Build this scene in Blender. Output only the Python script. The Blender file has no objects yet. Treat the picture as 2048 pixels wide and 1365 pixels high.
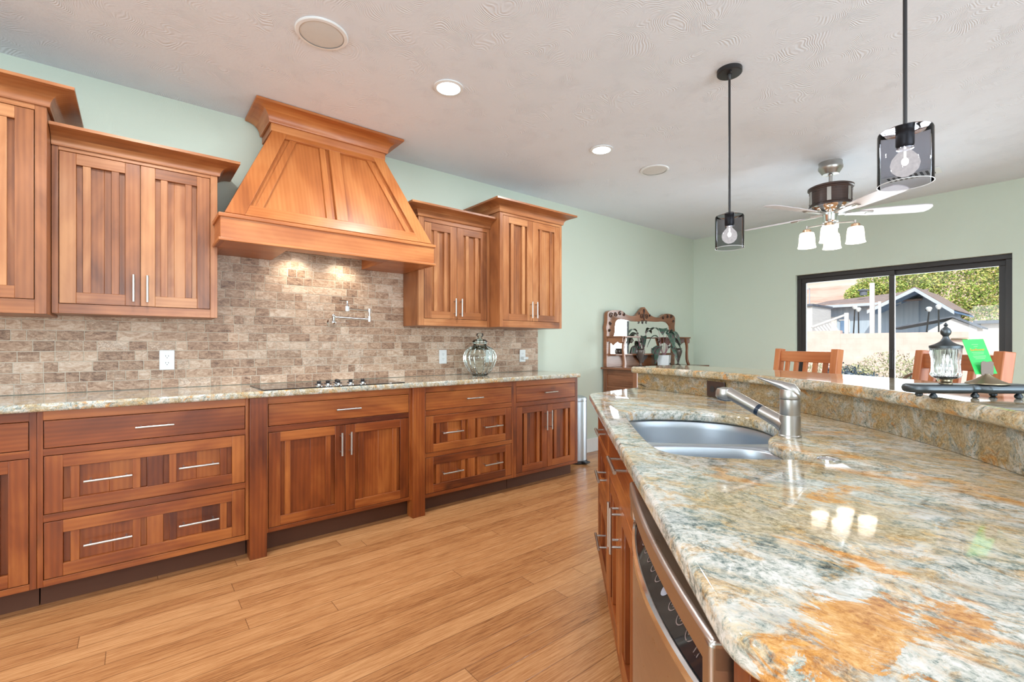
import bpy, bmesh, math, random
from mathutils import Vector, Matrix, noise as mnoise
PI = math.pi
random.seed(7)
sc = bpy.context.scene
C = sc.collection

# ------------------------------------------------------------------ camera
AX = math.atan(1142 / 928)                       # angle between the lens axis and the cabinet wall
cam_d = bpy.data.cameras.new('camera'); cam = bpy.data.objects.new('camera', cam_d); C.objects.link(cam)
cam_d.sensor_width = 36; cam_d.lens = 928 * 36 / 2048; cam_d.shift_y = 8 / 2048; cam_d.clip_start = .02; cam_d.clip_end = 600
cam.location = (0, 0, 1.17); cam.rotation_euler = (PI / 2, 0, AX - PI / 2)
sc.camera = cam
sc.view_settings.view_transform = 'Standard'; sc.view_settings.look = 'None'
sc.view_settings.gamma = 1; sc.view_settings.use_curve_mapping = False
sc.view_settings.exposure = 0.08

# ------------------------------------------------------------------ sky, sun, large lights
wd = bpy.data.worlds.new('sky'); sc.world = wd; wd.use_nodes = True
wn = wd.node_tree; wn.nodes.clear()
sky = wn.nodes.new('ShaderNodeTexSky'); sky.sky_type = 'NISHITA'; sky.sun_disc = False
sky.sun_elevation = math.radians(42); sky.sun_rotation = math.radians(250); sky.air_density = 1.0; sky.dust_density = 1.5
bg = wn.nodes.new('ShaderNodeBackground'); bg.inputs['Strength'].default_value = 0.22
wo = wn.nodes.new('ShaderNodeOutputWorld')
wn.links.new(sky.outputs[0], bg.inputs[0]); wn.links.new(bg.outputs[0], wo.inputs[0])

def lamp(name, kind, loc, rot, power, color=(1, 1, 1), parent=None, **kw):
    d = bpy.data.lights.new(name, kind); d.energy = power; d.color = color
    for k, v in kw.items(): setattr(d, k, v)
    o = bpy.data.objects.new(name, d); C.objects.link(o); o.location = loc; o.rotation_euler = rot
    if parent: o.parent = parent
    return o
lamp('sun', 'SUN', (0, 0, 20), (math.radians(50), 0, math.radians(-62)), 3.3, (1, .95, .87), angle=.01)
# unseen fill lights added behind the camera, standing in for daylight
lamp('back_fill_light', 'AREA', (-3.93, .3, 1.45), (0, math.radians(-102), 0), 112, (.78, .90, 1), shape='RECTANGLE', size=1.5, size_y=3.0)
lamp('side_fill_light', 'AREA', (1.0, -2.93, 1.45), (math.radians(102), 0, 0), 158, (.78, .90, 1), shape='RECTANGLE', size=3.6, size_y=1.6)
# daylight entering by the patio door
lamp('daylight_patio_door', 'AREA', (6.15, 1.255, 1.01), (0, math.radians(92), 0), 66, (.88, .94, 1), shape='RECTANGLE', size=1.84, size_y=1.66)

# ------------------------------------------------------------------ helpers
def tag(o, label=None, cat=None, group=None, kind=None):
    if label: o['label'] = label
    if cat: o['category'] = cat
    if group: o['group'] = group
    if kind: o['kind'] = kind
    return o
def thing(name, label, cat, loc=(0, 0, 0), rotz=0, group=None):
    o = bpy.data.objects.new(name, None); C.objects.link(o); o.empty_display_size = .05
    o.location = loc; o.rotation_euler = (0, 0, rotz)
    return tag(o, label, cat, group)
def copy_tree(o, parent=None):
    c = o.copy(); C.objects.link(c); c.parent = parent
    for ch in list(o.children): copy_tree(ch, c)
    return c
def xy(s, w): return ((s + w) / 2 ** .5, (s - w) / 2 ** .5)
def XY(s, w, z): a, b = xy(s, w); return Vector((a, b, z))
FV = Vector((math.cos(AX), math.sin(AX), 0)); RV = Vector((math.sin(AX), -math.cos(AX), 0))
def LD(lat, dep, z=0): v = RV * lat + FV * dep; return Vector((v.x, v.y, z))

class MB:
    """collects shapes; build() links them as one mesh object"""
    def __init__(s):
        s.bm = bmesh.new(); s.uv = s.bm.loops.layers.uv.new('UVMap'); s.t = s.bm.faces.layers.float.new('tint')
    def _fin(s, faces, g='x', m=0, tint=None, smooth=False):
        t = random.random() if tint is None else tint
        ru, rv = random.uniform(0, 40), random.uniform(0, 40)
        gi = 'xyz'.index(g)
        for f in faces:
            f.material_index = m; f[s.t] = t; f.smooth = smooth
            n = f.normal
            if n.length < .1: f.normal_update(); n = f.normal
            d = max(range(3), key=lambda i: abs(n[i]))
            if d != gi: ua = gi; va = 3 - d - gi
            else: ua, va = [i for i in range(3) if i != d]
            for l in f.loops:
                l[s.uv].uv = (l.vert.co[ua] + ru, l.vert.co[va] + rv)
        return faces
    def hexa(s, p, **k):
        """8 points: bottom 4 ccw, top 4 ccw"""
        v = [s.bm.verts.new(q) for q in p]
        fs = [s.bm.faces.new([v[i] for i in q]) for q in ((3, 2, 1, 0), (4, 5, 6, 7), (0, 1, 5, 4), (1, 2, 6, 5), (2, 3, 7, 6), (3, 0, 4, 7))]
        for f in fs: f.normal_update()
        return s._fin(fs, **k)
    def box(s, x0, x1, y0, y1, z0, z1, **k):
        return s.hexa([(x0, y0, z0), (x1, y0, z0), (x1, y1, z0), (x0, y1, z0), (x0, y0, z1), (x1, y0, z1), (x1, y1, z1), (x0, y1, z1)], **k)
    def prism(s, pts, z0, z1, axis='z', **k):
        """pts in the plane across axis"""
        def P(a, b, c):
            return (a, b, c) if axis == 'z' else ((a, c, b) if axis == 'y' else (c, a, b))
        lo = [s.bm.verts.new(P(a, b, z0)) for a, b in pts]; hi = [s.bm.verts.new(P(a, b, z1)) for a, b in pts]
        n = len(pts); fs = [s.bm.faces.new(lo[::-1]), s.bm.faces.new(hi)]
        fs += [s.bm.faces.new((lo[i], lo[(i + 1) % n], hi[(i + 1) % n], hi[i])) for i in range(n)]
        bmesh.ops.recalc_face_normals(s.bm, faces=fs)
        return s._fin(fs, **k)
    def rings(s, rings, cap0=True, cap1=True, closed=True, **k):
        R = [[s.bm.verts.new(p) for p in r] for r in rings]; fs = []
        n = len(rings[0])
        for a, b in zip(R, R[1:]):
            for i in range(n if closed else n - 1):
                fs.append(s.bm.faces.new((a[i], a[(i + 1) % n], b[(i + 1) % n], b[i])))
        if cap0: fs.append(s.bm.faces.new(R[0][::-1]))
        if cap1: fs.append(s.bm.faces.new(R[-1]))
        bmesh.ops.recalc_face_normals(s.bm, faces=fs)
        k.setdefault('smooth', True)
        return s._fin(fs, **k)
    def lathe(s, prof, c=(0, 0, 0), n=32, cap0=True, cap1=True, flute=None, axis='z', **k):
        rs = []
        for j, (r, z) in enumerate(prof):
            ring = []
            for i in range(n):
                a = 2 * PI * i / n; rr = r
                if flute: rr = r * (1 + flute[1] * (abs(math.cos(a * flute[0] / 2)) - .5) * (flute[2][j] if len(flute) > 2 else 1))
                p = (rr * math.cos(a), rr * math.sin(a), z)
                if axis == 'y': p = (p[0], p[2], p[1])
                if axis == 'x': p = (p[2], p[0], p[1])
                ring.append((p[0] + c[0], p[1] + c[1], p[2] + c[2]))
            rs.append(ring)
        return s.rings(rs, cap0, cap1, **k)
    def tube(s, path, r, n=10, **k):
        path = [Vector(p) for p in path]; rr = r if isinstance(r, (list, tuple)) else [r] * len(path)
        rs = []; up = None
        for i, p in enumerate(path):
            d = (path[min(i + 1, len(path) - 1)] - path[max(i - 1, 0)]).normalized()
            if up is None:
                up = Vector((0, 0, 1)) if abs(d.z) < .9 else Vector((1, 0, 0))
            a = d.cross(up).normalized(); b = a.cross(d).normalized(); up = b
            rs.append([p + (a * math.cos(2 * PI * j / n) + b * math.sin(2 * PI * j / n)) * rr[i] for j in range(n)])
        return s.rings(rs, **k)
    def bar(s, p0, p1, wx, wy, side=(0, 0, 1), **k):
        """square section bar"""
        p0, p1 = Vector(p0), Vector(p1); d = (p1 - p0).normalized(); a = d.cross(Vector(side)).normalized() * wx / 2; b = a.normalized().cross(d).normalized() * wy / 2
        k.setdefault('g', 'xyz'[max(range(3), key=lambda i: abs(d[i]))])
        return s.hexa([p0 - a - b, p0 + a - b, p0 + a + b, p0 - a + b, p1 - a - b, p1 + a - b, p1 + a + b, p1 - a + b], **k)
    def sphere(s, c, r, n=16, sz=1, **k):
        prof = [(max(1e-4, r * math.sin(PI * i / n)), -r * sz * math.cos(PI * i / n)) for i in range(n + 1)]
        return s.lathe(prof, c, n * 2, **k)
    def move(s, M):
        bmesh.ops.transform(s.bm, matrix=M, verts=s.bm.verts[:]); return s
    def build(s, name, mats, parent=None, bevel=0, seg=2, loc=None, angle=35):
        me = bpy.data.meshes.new(name); s.bm.to_mesh(me); s.bm.free()
        for m in (mats if isinstance(mats, (list, tuple)) else [mats]): me.materials.append(m)
        me.set_sharp_from_angle(angle=math.radians(angle))
        o = bpy.data.objects.new(name, me); C.objects.link(o)
        if parent: o.parent = parent
        if loc is not None: o.location = loc
        if bevel:
            b = o.modifiers.new('bevel', 'BEVEL'); b.width = bevel; b.segments = seg; b.limit_method = 'ANGLE'; b.angle_limit = math.radians(40); b.harden_normals = False
        return o
def boolean_cut(o, cutters):
    """cuts the shapes out of the mesh for good; nothing of the cutters stays in the scene"""
    for i, c in enumerate(cutters):
        m = o.modifiers.new('cut%d' % i, 'BOOLEAN'); m.operation = 'DIFFERENCE'; m.solver = 'EXACT'; m.object = c
    bpy.context.view_layer.update()
    dg = bpy.context.evaluated_depsgraph_get()
    me = bpy.data.meshes.new_from_object(o.evaluated_get(dg))
    o.modifiers.clear(); o.data = me
    for c in cutters: bpy.data.objects.remove(c, do_unlink=True)

# ------------------------------------------------------------------ materials
def srgb(r, g, b):
    f = lambda c: (c / 255 / 12.92) if c / 255 <= .04045 else ((c / 255 + .055) / 1.055) ** 2.4
    return (f(r), f(g), f(b), 1)
class NT:
    def __init__(s, name):
        s.m = bpy.data.materials.new(name); s.m.use_nodes = True; s.t = s.m.node_tree; s.t.nodes.clear()
        s.out = s.t.nodes.new('ShaderNodeOutputMaterial'); s.b = s.n('ShaderNodeBsdfPrincipled'); s.l(s.b.outputs[0], s.out.inputs[0])
    def n(s, ty, props=None, **inp):
        n = s.t.nodes.new(ty)
        for k, v in (props or {}).items(): setattr(n, k, v)
        for k, v in inp.items():
            k = k.replace('_', ' ')
            if k.startswith('i') and k[1:].isdigit(): k = int(k[1:])
            if isinstance(v, bpy.types.NodeSocket): s.l(v, n.inputs[k])
            else: n.inputs[k].default_value = v
        return n
    def l(s, a, b): s.t.links.new(a, b)
    def math(s, op, a, b=0.0, c=None):
        n = s.n('ShaderNodeMath', {'operation': op}, i0=a, i1=b)
        if c is not None:
            n.inputs[2].default_value = c
        return n.outputs[0]
    def mix(s, f, a, b, mode='MIX'):
        n = s.n('ShaderNodeMix', {'data_type': 'RGBA', 'blend_type': mode})
        for i, v in ((0, f), (6, a), (7, b)):
            if isinstance(v, bpy.types.NodeSocket): s.l(v, n.inputs[i])
            else: n.inputs[i].default_value = v
        return n.outputs[2]
    def ramp(s, f, stops, interp='LINEAR'):
        n = s.n('ShaderNodeValToRGB', Fac=f); cr = n.color_ramp; cr.interpolation = interp
        while len(cr.elements) < len(stops): cr.elements.new(.5)
        for e, (p, c) in zip(cr.elements, stops): e.position = p; e.color = c if hasattr(c, '__len__') else (c, c, c, 1)
        return n.outputs[0]
    def noise(s, vec, scale, detail=5, rough=.55, dist=0):
        return s.n('ShaderNodeTexNoise', Vector=vec, Scale=scale, Detail=detail, Roughness=rough, Distortion=dist).outputs[0]
    def map(s, vec, scale=(1, 1, 1), rot=(0, 0, 0), loc=(0, 0, 0)):
        return s.n('ShaderNodeMapping', Vector=vec, Scale=scale, Rotation=rot, Location=loc).outputs[0]
    def bump(s, h, strength=.3, dist=.002):
        s.l(s.n('ShaderNodeBump', Height=h, Strength=strength, Distance=dist).outputs[0], s.b.inputs['Normal'])
    def set(s, **k):
        for a, v in k.items():
            a = a.replace('_', ' ')
            if isinstance(v, bpy.types.NodeSocket): s.l(v, s.b.inputs[a])
            else: s.b.inputs[a].default_value = v
        return s.m
def plain(name, col, rough=.5, metal=0, **k):
    t = NT(name)
    pos = t.n('ShaderNodeNewGeometry').outputs['Position']
    f = t.noise(pos, 14, 3)
    c = t.mix(t.ramp(f, [(.3, 0), (.7, 1)]), tuple(x * .94 for x in col[:3]) + (1,), col)
    return t.set(Base_Color=c, Roughness=rough, Metallic=metal, **k)
def wood(name, dark, mid, light, rough=.32, knots=True, streak=28, bump=.08):
    t = NT(name)
    uv = t.n('ShaderNodeUVMap').outputs[0]
    tint = t.n('ShaderNodeAttribute', {'attribute_name': 'tint'}).outputs['Fac']
    n1 = t.noise(t.map(uv, (1.3, 3.8, 1)), 1.0, 4, .5, 2.0)
    n2 = t.noise(t.map(uv, (3.0, 60, 1)), 2.0, 5, .6, .5)
    n3 = t.noise(t.map(uv, (.8, 1.9, 1)), 1.7, 3, .5, .9)
    rings = t.n('ShaderNodeTexWave', {'wave_type': 'BANDS', 'bands_direction': 'Y'}, Vector=t.map(uv, (.55, 6.5, 1)), Scale=2.2, Distortion=7.0, Detail=2.5, Detail_Scale=.7, Detail_Roughness=.55).outputs['Fac']
    f = t.math('ADD', t.math('MULTIPLY', n1, .46), t.math('ADD', t.math('MULTIPLY', n2, .07), t.math('ADD', t.math('MULTIPLY', rings, .05), t.math('MULTIPLY', n3, .44))))
    f = t.math('ADD', f, t.math('MULTIPLY_ADD', tint, .21, -.105))
    col = t.ramp(f, [(.30, dark), (.50, mid), (.72, light)])
    if knots:
        vr = t.n('ShaderNodeTexVoronoi', {'feature': 'F1'}, Vector=t.map(uv, (2.1, 4.4, 1)), Scale=1.0)
        k = t.math('ADD', vr.outputs['Distance'], t.math('MULTIPLY', n1, .10))
        pick = t.math('GREATER_THAN', t.n('ShaderNodeSeparateColor', Color=vr.outputs['Color']).outputs[0], .72)
        kk = t.math('MULTIPLY', t.ramp(k, [(.06, 1), (.17, 0)]), pick)
        col = t.mix(t.math('MULTIPLY', kk, .75), col, tuple(c * .28 for c in dark[:3]) + (1,))
    t.bump(n2, bump, .001)
    return t.set(Base_Color=col, Roughness=rough + .06, Coat_Weight=.12, Coat_Roughness=.2)
cherry = wood('cherry_wood', srgb(108, 60, 32), srgb(158, 98, 56), srgb(194, 138, 90))
cherry_base = wood('cherry_wood_deep', srgb(78, 30, 7), srgb(128, 61, 20), srgb(174, 102, 46))
cherry_hood = wood('cherry_wood_amber', srgb(134, 72, 34), srgb(172, 100, 50), srgb(198, 130, 74), knots=False)
oak = wood('oak_wood', srgb(92, 54, 34), srgb(132, 84, 56), srgb(160, 108, 78), knots=False, rough=.12)
stoolwood = wood('stool_wood', srgb(128, 70, 38), srgb(170, 98, 56), srgb(198, 130, 84), knots=False)
darkwood = wood('dark_walnut_wood', srgb(34, 22, 18), srgb(58, 40, 34), srgb(84, 60, 52), knots=False)
toe_m = plain('toe_kick_paint', srgb(86, 48, 26), .6)

nickel = None
def metal(name, col, rough, aniso=0):
    t = NT(name)
    pos = t.n('ShaderNodeNewGeometry').outputs['Position']
    n = t.noise(t.map(pos, (1, 1, 8)), 12, 3)
    r = t.math('MULTIPLY_ADD', n, .12, rough - .06)
    return t.set(Base_Color=col, Metallic=1, Roughness=r, Anisotropic=aniso)
nickel = metal('brushed_nickel', (.50, .485, .46, 1), .34)
chrome = metal('chrome', (.80, .82, .84, 1), .10)
steel = metal('stainless_steel', (.50, .55, .60, 1), .40, 0)
dwsteel = metal('warm_stainless_steel', (.50, .46, .43, 1), .30, .4)
bronze = metal('aged_brass', (.30, .25, .17, 1), .42)
pewter = metal('dark_pewter', (.10, .115, .125, 1), .42)
blackmetal = plain('black_metal', (.016, .016, .018, 1), .38)
blackgloss = plain('black_gloss', (.01, .01, .011, 1), .06)
blackplastic = plain('black_plastic', (.02, .02, .022, 1), .4)
white_pl = plain('white_plastic', srgb(232, 238, 240), .3)
white_tr = plain('white_trim_paint', srgb(226, 228, 226), .35)
darkbrown = plain('dark_brown_plastic', srgb(58, 40, 34), .35)
copper = metal('copper_tinted_brass', (.72, .48, .32, 1), .3)
frame_m = plain('dark_bronze_frame', srgb(38, 34, 33), .4)

def glassmat(name, col=(1, 1, 1, 1), rough=0, thin=False, mixw=.0):
    t = NT(name)
    return t.set(Base_Color=col, Roughness=rough, Transmission_Weight=1, IOR=1.45)
clear_glass = glassmat('clear_glass', (.97, .99, .99, 1))
green_glass = glassmat('green_tinted_glass', (.86, .97, .93, 1))
smoke_glass = None
def thinglass(name, tint, refl_rough=.02, ior=1.45):
    """thin sheet: tinted transparency under a fresnel reflection"""
    t = NT(name); t.t.nodes.remove(t.b)
    tr = t.n('ShaderNodeBsdfTransparent', Color=tint); gl = t.n('ShaderNodeBsdfGlossy', Color=(1, 1, 1, 1), Roughness=refl_rough)
    fr = t.n('ShaderNodeFresnel', IOR=ior); mx = t.n('ShaderNodeMixShader', i0=fr.outputs[0], i1=tr.outputs[0], i2=gl.outputs[0])
    t.l(mx.outputs[0], t.out.inputs[0]); return t.m
smoke_glass = thinglass('smoked_glass', (.60, .60, .64, 1), .02, 1.16)
pane_glass = thinglass('window_glass', (.97, .99, .98, 1), .01, 1.25)
bulb_glass = thinglass('bulb_glass', (.93, .93, .95, 1), .06, 1.35)
jar_glass = thinglass('jar_glass', (.93, .98, .965, 1), .02, 1.5)
cut_glass = glassmat('cut_crystal', (.98, .99, 1, 1), .02)
def emis(name, col, strength):
    t = NT(name); return t.set(Base_Color=(.9, .9, .9, 1), Emission_Color=col, Emission_Strength=strength, Roughness=.4)
def litbulb():
    t = NT('lit_bulb_glass'); t.t.nodes.remove(t.b)
    tr = t.n('ShaderNodeBsdfTransparent', Color=(.9, .9, .92, 1)); em = t.n('ShaderNodeEmission', Color=(1, .95, .90, 1), Strength=1.15)
    lw = t.n('ShaderNodeLayerWeight', Blend=.5).outputs['Facing']
    f = t.math('MULTIPLY_ADD', t.noise(t.n('ShaderNodeNewGeometry').outputs['Position'], 90, 3), .8, .16)
    mx = t.n('ShaderNodeMixShader', i0=f, i1=tr.outputs[0], i2=em.outputs[0]); t.l(mx.outputs[0], t.out.inputs[0]); return t.m
lit_bulb = litbulb()
can_glow = emis('lit_lens', (1, .98, .95, 1), 9)
shade_glow = emis('lit_frosted_glass', (1, .88, .72, 1), 2.0)
bulb_glow = emis('lit_filament', (1, .93, .85, 1), 14)
mirror_m = NT('mirror_silver').set(Base_Color=(.93, .95, .95, 1), Metallic=1, Roughness=.015)

def wallpaint(name, col, bump=.25):
    t = NT(name); pos = t.n('ShaderNodeNewGeometry').outputs['Position']
    warp = t.noise(pos, 2.2, 2)
    # trowel strokes: rings about scattered centres
    vo = t.n('ShaderNodeTexVoronoi', {'feature': 'F1'}, Vector=t.n('ShaderNodeVectorMath', {'operation': 'ADD'}, i0=pos, i1=t.n('ShaderNodeVectorMath', {'operation': 'SCALE'}, i0=t.n('ShaderNodeTexNoise', Vector=pos, Scale=3.0, Detail=2).outputs['Color'], Scale=.30).outputs[0]).outputs[0], Scale=2.6)
    st = t.math('SINE', t.math('MULTIPLY', vo.outputs['Distance'], 330))
    mask = t.ramp(t.noise(pos, 7.5, 4, .65), [(.44, 0), (.60, 1)])
    fine = t.noise(pos, 60, 3)
    h = t.math('ADD', t.math('MULTIPLY', t.math('MULTIPLY', st, mask), .5), t.math('MULTIPLY', fine, .6))
    t.bump(h, bump, .004)
    v = t.mix(warp, tuple(c * .97 for c in col[:3]) + (1,), col)
    return t.set(Base_Color=v, Roughness=.75)
wall_m = wallpaint('mint_green_wall_paint', srgb(202, 214, 200), .12)
ceil_m = wallpaint('white_troweled_ceiling', srgb(228, 236, 245), .42)

def granite(name, warm=0.0, scale=1.0, patches=(), drift=0.0, dark=1.0):
    t = NT(name)
    pos = t.n('ShaderNodeNewGeometry').outputs['Position']
    wv = t.n('ShaderNodeVectorMath', {'operation': 'SCALE'}, i0=t.n('ShaderNodeTexNoise', Vector=pos, Scale=6.0 * scale, Detail=3).outputs['Color'], Scale=.06).outputs[0]
    p0 = t.n('ShaderNodeVectorMath', {'operation': 'ADD'}, i0=pos, i1=wv).outputs[0]
    p = t.map(p0, (1.0, .66, .8), (0, 0, .16))
    big = t.noise(p, 5.5 * scale, 7, .62, .6)
    med = t.noise(p, 20 * scale, 9, .74, .7)
    fine = t.noise(t.map(p0, (1, .8, 1)), 88 * scale, 8, .82, .5)
    vc = t.n('ShaderNodeSeparateColor', Color=t.n('ShaderNodeTexVoronoi', {'feature': 'F1'}, Vector=t.map(p0, (1, .7, 1)), Scale=330 * (scale if scale < 1.5 else 1.2)).outputs['Color']).outputs[0]
    fine = t.math('ADD', t.math('MULTIPLY', fine, .92), t.math('MULTIPLY', vc, .08))
    f = t.math('ADD', t.math('MULTIPLY', med, .50), t.math('MULTIPLY', fine, .60))
    col = t.ramp(f, [(.42, srgb(58, 72, 74)), (.485, srgb(124, 136, 130)), (.53, srgb(170, 174, 164)), (.58, srgb(204, 203, 196)), (.68, srgb(228, 227, 224))])
    # olive and golden bands
    g = t.noise(t.map(p0, (1, .5, .8), (0, 0, .2), (3, 1, 2)), 6.5 * scale, 8, .66, .8)
    if drift:      # the slab runs from pale blue grey at the aisle edge to olive gold at the back
        sp_ = t.n('ShaderNodeSeparateXYZ', Vector=pos); wq = t.math('MULTIPLY', t.math('SUBTRACT', sp_.outputs[0], sp_.outputs[1]), .7071)
        g = t.math('ADD', g, t.math('MULTIPLY', t.math('SUBTRACT', wq, .45), drift))
    gold = t.ramp(t.math('ADD', g, t.math('MULTIPLY', t.math('SUBTRACT', fine, .5), .35)), [(.50 - warm, 0), (.60 - warm, 1)])
    goldc = t.ramp(fine, [(.32, srgb(96, 76, 38)), (.5, srgb(166, 138, 84)), (.66, srgb(206, 186, 136))])
    col = t.mix(t.math('MULTIPLY', gold, .62 + warm), col, goldc)
    m2 = t.noise(t.map(p0, (1, .6, 1), (0, 0, .1), (2, 6, 3)), 30 * scale, 9, .74, .8)
    col = t.mix(t.math('MULTIPLY', t.ramp(m2, [(.52, 0), (.60, 1)]), .60), col, t.ramp(fine, [(.36, srgb(124, 86, 32)), (.52, srgb(196, 152, 78)), (.66, srgb(222, 194, 136))]))
    # blue grey clouds
    b = t.noise(t.map(p0, (1, .5, 1), (0, 0, 0), (7, 2, 5)), 9 * scale, 6, .6, .5)
    col = t.mix(t.math('MULTIPLY', t.ramp(b, [(.55, 0), (.68, 1)]), .5), col, t.ramp(fine, [(.35, srgb(78, 96, 102)), (.62, srgb(150, 164, 166))]))
    # rust
    r = t.noise(t.map(p0, (1, .42, 1), (0, 0, .3), (1, 9, 4)), 7.5 * scale, 9, .66, 1.0)
    rust = t.math('MULTIPLY', t.ramp(r, [(.575, 0), (.65, 1)]), .78)
    rustc = t.ramp(t.math('ADD', t.math('MULTIPLY', fine, .6), t.math('MULTIPLY', med, .4)), [(.38, srgb(150, 88, 34)), (.5, srgb(204, 144, 66)), (.62, srgb(220, 184, 122))])
    col = t.mix(rust, col, rustc)
    # dark mineral streaks
    d = t.noise(t.map(p0, (1, .3, 1), (0, 0, .35), (5, 5, 1)), 11 * scale, 8, .7, .7)
    col = t.mix(t.math('MULTIPLY', t.ramp(d, [(.63, 0), (.69, 1)]), .8), col, srgb(52, 56, 48))
    for (cx, cy, rx, ry, kind) in patches:
        q = t.n('ShaderNodeVectorMath', {'operation': 'SUBTRACT'}, i0=p0, i1=(cx + .03, cy + .03, 0)).outputs[0]
        q = t.map(q, (1 / rx, 1 / ry, 0))
        ln = t.n('ShaderNodeVectorMath', {'operation': 'LENGTH'}, i0=q).outputs['Value']
        ln = t.math('ADD', ln, t.math('MULTIPLY', t.math('SUBTRACT', med, .5), 4.2))
        msk = t.ramp(ln, [(.80, 1), (.92, 0)])
        msk = t.math('MULTIPLY', msk, t.ramp(t.noise(t.map(p0, (1, .5, 1), (0, 0, .2)), 34, 6, .7, .8), [(.40, .15), (.50, 1)]))
        c2 = rustc if kind == 'rust' else t.ramp(fine, [(.4, srgb(46, 52, 50)), (.65, srgb(96, 100, 88))])
        col = t.mix(t.math('MULTIPLY', msk, .9), col, c2)
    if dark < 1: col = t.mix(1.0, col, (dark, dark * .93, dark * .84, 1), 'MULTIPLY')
    return t.set(Base_Color=col, Roughness=.05, Specular_IOR_Level=.6)
gran_island = granite('island_granite', .03, 1.0, [(.50, .135, .085, .05, 'rust'), (.45, .17, .05, .02, 'rust'), (.60, .075, .035, .03, 'rust'), (.66, .16, .02, .05, 'rust'), (.93, .27, .10, .028, 'rust')], drift=.16)
gran_bar = granite('bar_granite', .05, 1.5, dark=.93)
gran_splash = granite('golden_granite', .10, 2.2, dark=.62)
gran_counter = granite('counter_granite', .03, 2.6)

def tilemat():
    t = NT('travertine_tile'); uv = t.n('ShaderNodeUVMap').outputs[0]
    tint = t.n('ShaderNodeAttribute', {'attribute_name': 'tint'}).outputs['Fac']
    n1 = t.noise(t.map(uv, (1, 2.2, 1)), 22, 8, .7, 1.2); n2 = t.noise(uv, 90, 4, .6)
    f = t.math('ADD', t.math('ADD', t.math('MULTIPLY', tint, .24), .03), t.math('ADD', t.math('MULTIPLY', n1, .95), t.math('MULTIPLY', n2, .22)))
    col = t.ramp(f, [(.50, srgb(112, 84, 68)), (.64, srgb(162, 130, 106)), (.78, srgb(192, 164, 140)), (.94, srgb(216, 198, 180))])
    veins = t.ramp(t.noise(t.map(uv, (1, 1.5, 1)), 16, 9, .75, 2.5), [(.47, 0), (.505, 1), (.54, 0)])
    busy = t.ramp(t.n('ShaderNodeTexWhiteNoise', {'noise_dimensions': '1D'}, W=tint).outputs['Value'], [(.45, 0), (.8, 1)])
    col = t.mix(t.math('MULTIPLY', t.math('MULTIPLY', veins, busy), .65), col, srgb(84, 66, 54))
    pit = t.ramp(t.noise(uv, 120, 3), [(.62, 0), (.72, 1)])
    col = t.mix(t.math('MULTIPLY', pit, .35), col, srgb(206, 196, 182))
    t.bump(n1, .25, .001)
    return t.set(Base_Color=col, Roughness=.5)
tile_m = tilemat(); grout_m = plain('grout', srgb(204, 194, 178), .85)

def floormat():
    t = NT('bamboo_floor'); pos = t.n('ShaderNodeNewGeometry').outputs['Position']
    sp = t.n('ShaderNodeSeparateXYZ', Vector=pos); PW = .094; PL = 1.83
    row = t.math('FLOOR', t.math('DIVIDE', sp.outputs[1], PW))
    rnd = t.n('ShaderNodeTexWhiteNoise', {'noise_dimensions': '1D'}, W=row).outputs['Value']
    xs = t.math('ADD', t.math('DIVIDE', sp.outputs[0], PL), t.math('MULTIPLY', rnd, 7.3))
    colm = t.math('FLOOR', xs)
    pid = t.math('ADD', t.math('MULTIPLY', row, 17.37), t.math('MULTIPLY', colm, 3.71))
    pr = t.n('ShaderNodeTexWhiteNoise', {'noise_dimensions': '1D'}, W=pid).outputs['Value']
    off = t.n('ShaderNodeCombineXYZ', X=t.math('MULTIPLY', pr, 31), Y=t.math('MULTIPLY', pr, 17), Z=0.0).outputs[0]
    v = t.n('ShaderNodeVectorMath', {'operation': 'ADD'}, i0=pos, i1=off).outputs[0]
    n1 = t.noise(t.map(v, (2.5, 60, 1)), 2.4, 6, .7, .3); n2 = t.noise(t.map(v, (9, 230, 1)), 2, 5, .75); n3 = t.noise(t.map(v, (1, 6, 1)), 1.6, 3)
    f = t.math('ADD', t.math('ADD', t.math('MULTIPLY', n1, .5), t.math('MULTIPLY', n2, .28)), t.math('ADD', t.math('MULTIPLY', n3, .16), t.math('MULTIPLY', pr, .09)))
    col = t.ramp(f, [(.36, srgb(106, 64, 34)), (.47, srgb(166, 112, 68)), (.64, srgb(204, 152, 102))])
    fy = t.math('FRACT', t.math('DIVIDE', sp.outputs[1], PW)); fx = t.math('FRACT', xs)
    ey = t.math('MINIMUM', fy, t.math('SUBTRACT', 1.0, fy)); ex = t.math('MULTIPLY', t.math('MINIMUM', fx, t.math('SUBTRACT', 1.0, fx)), PL / PW)
    e = t.math('MINIMUM', ey, ex)
    j = t.ramp(e, [(.008, 1), (.020, 0)])
    col = t.mix(t.math('MULTIPLY', j, .7), col, srgb(84, 50, 26))
    t.bump(t.math('SUBTRACT', t.math('MULTIPLY', n2, .15), j), .25, .0015)
    return t.set(Base_Color=col, Roughness=t.math('MULTIPLY_ADD', n1, .15, .17))
floor_m = floormat()

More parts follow.
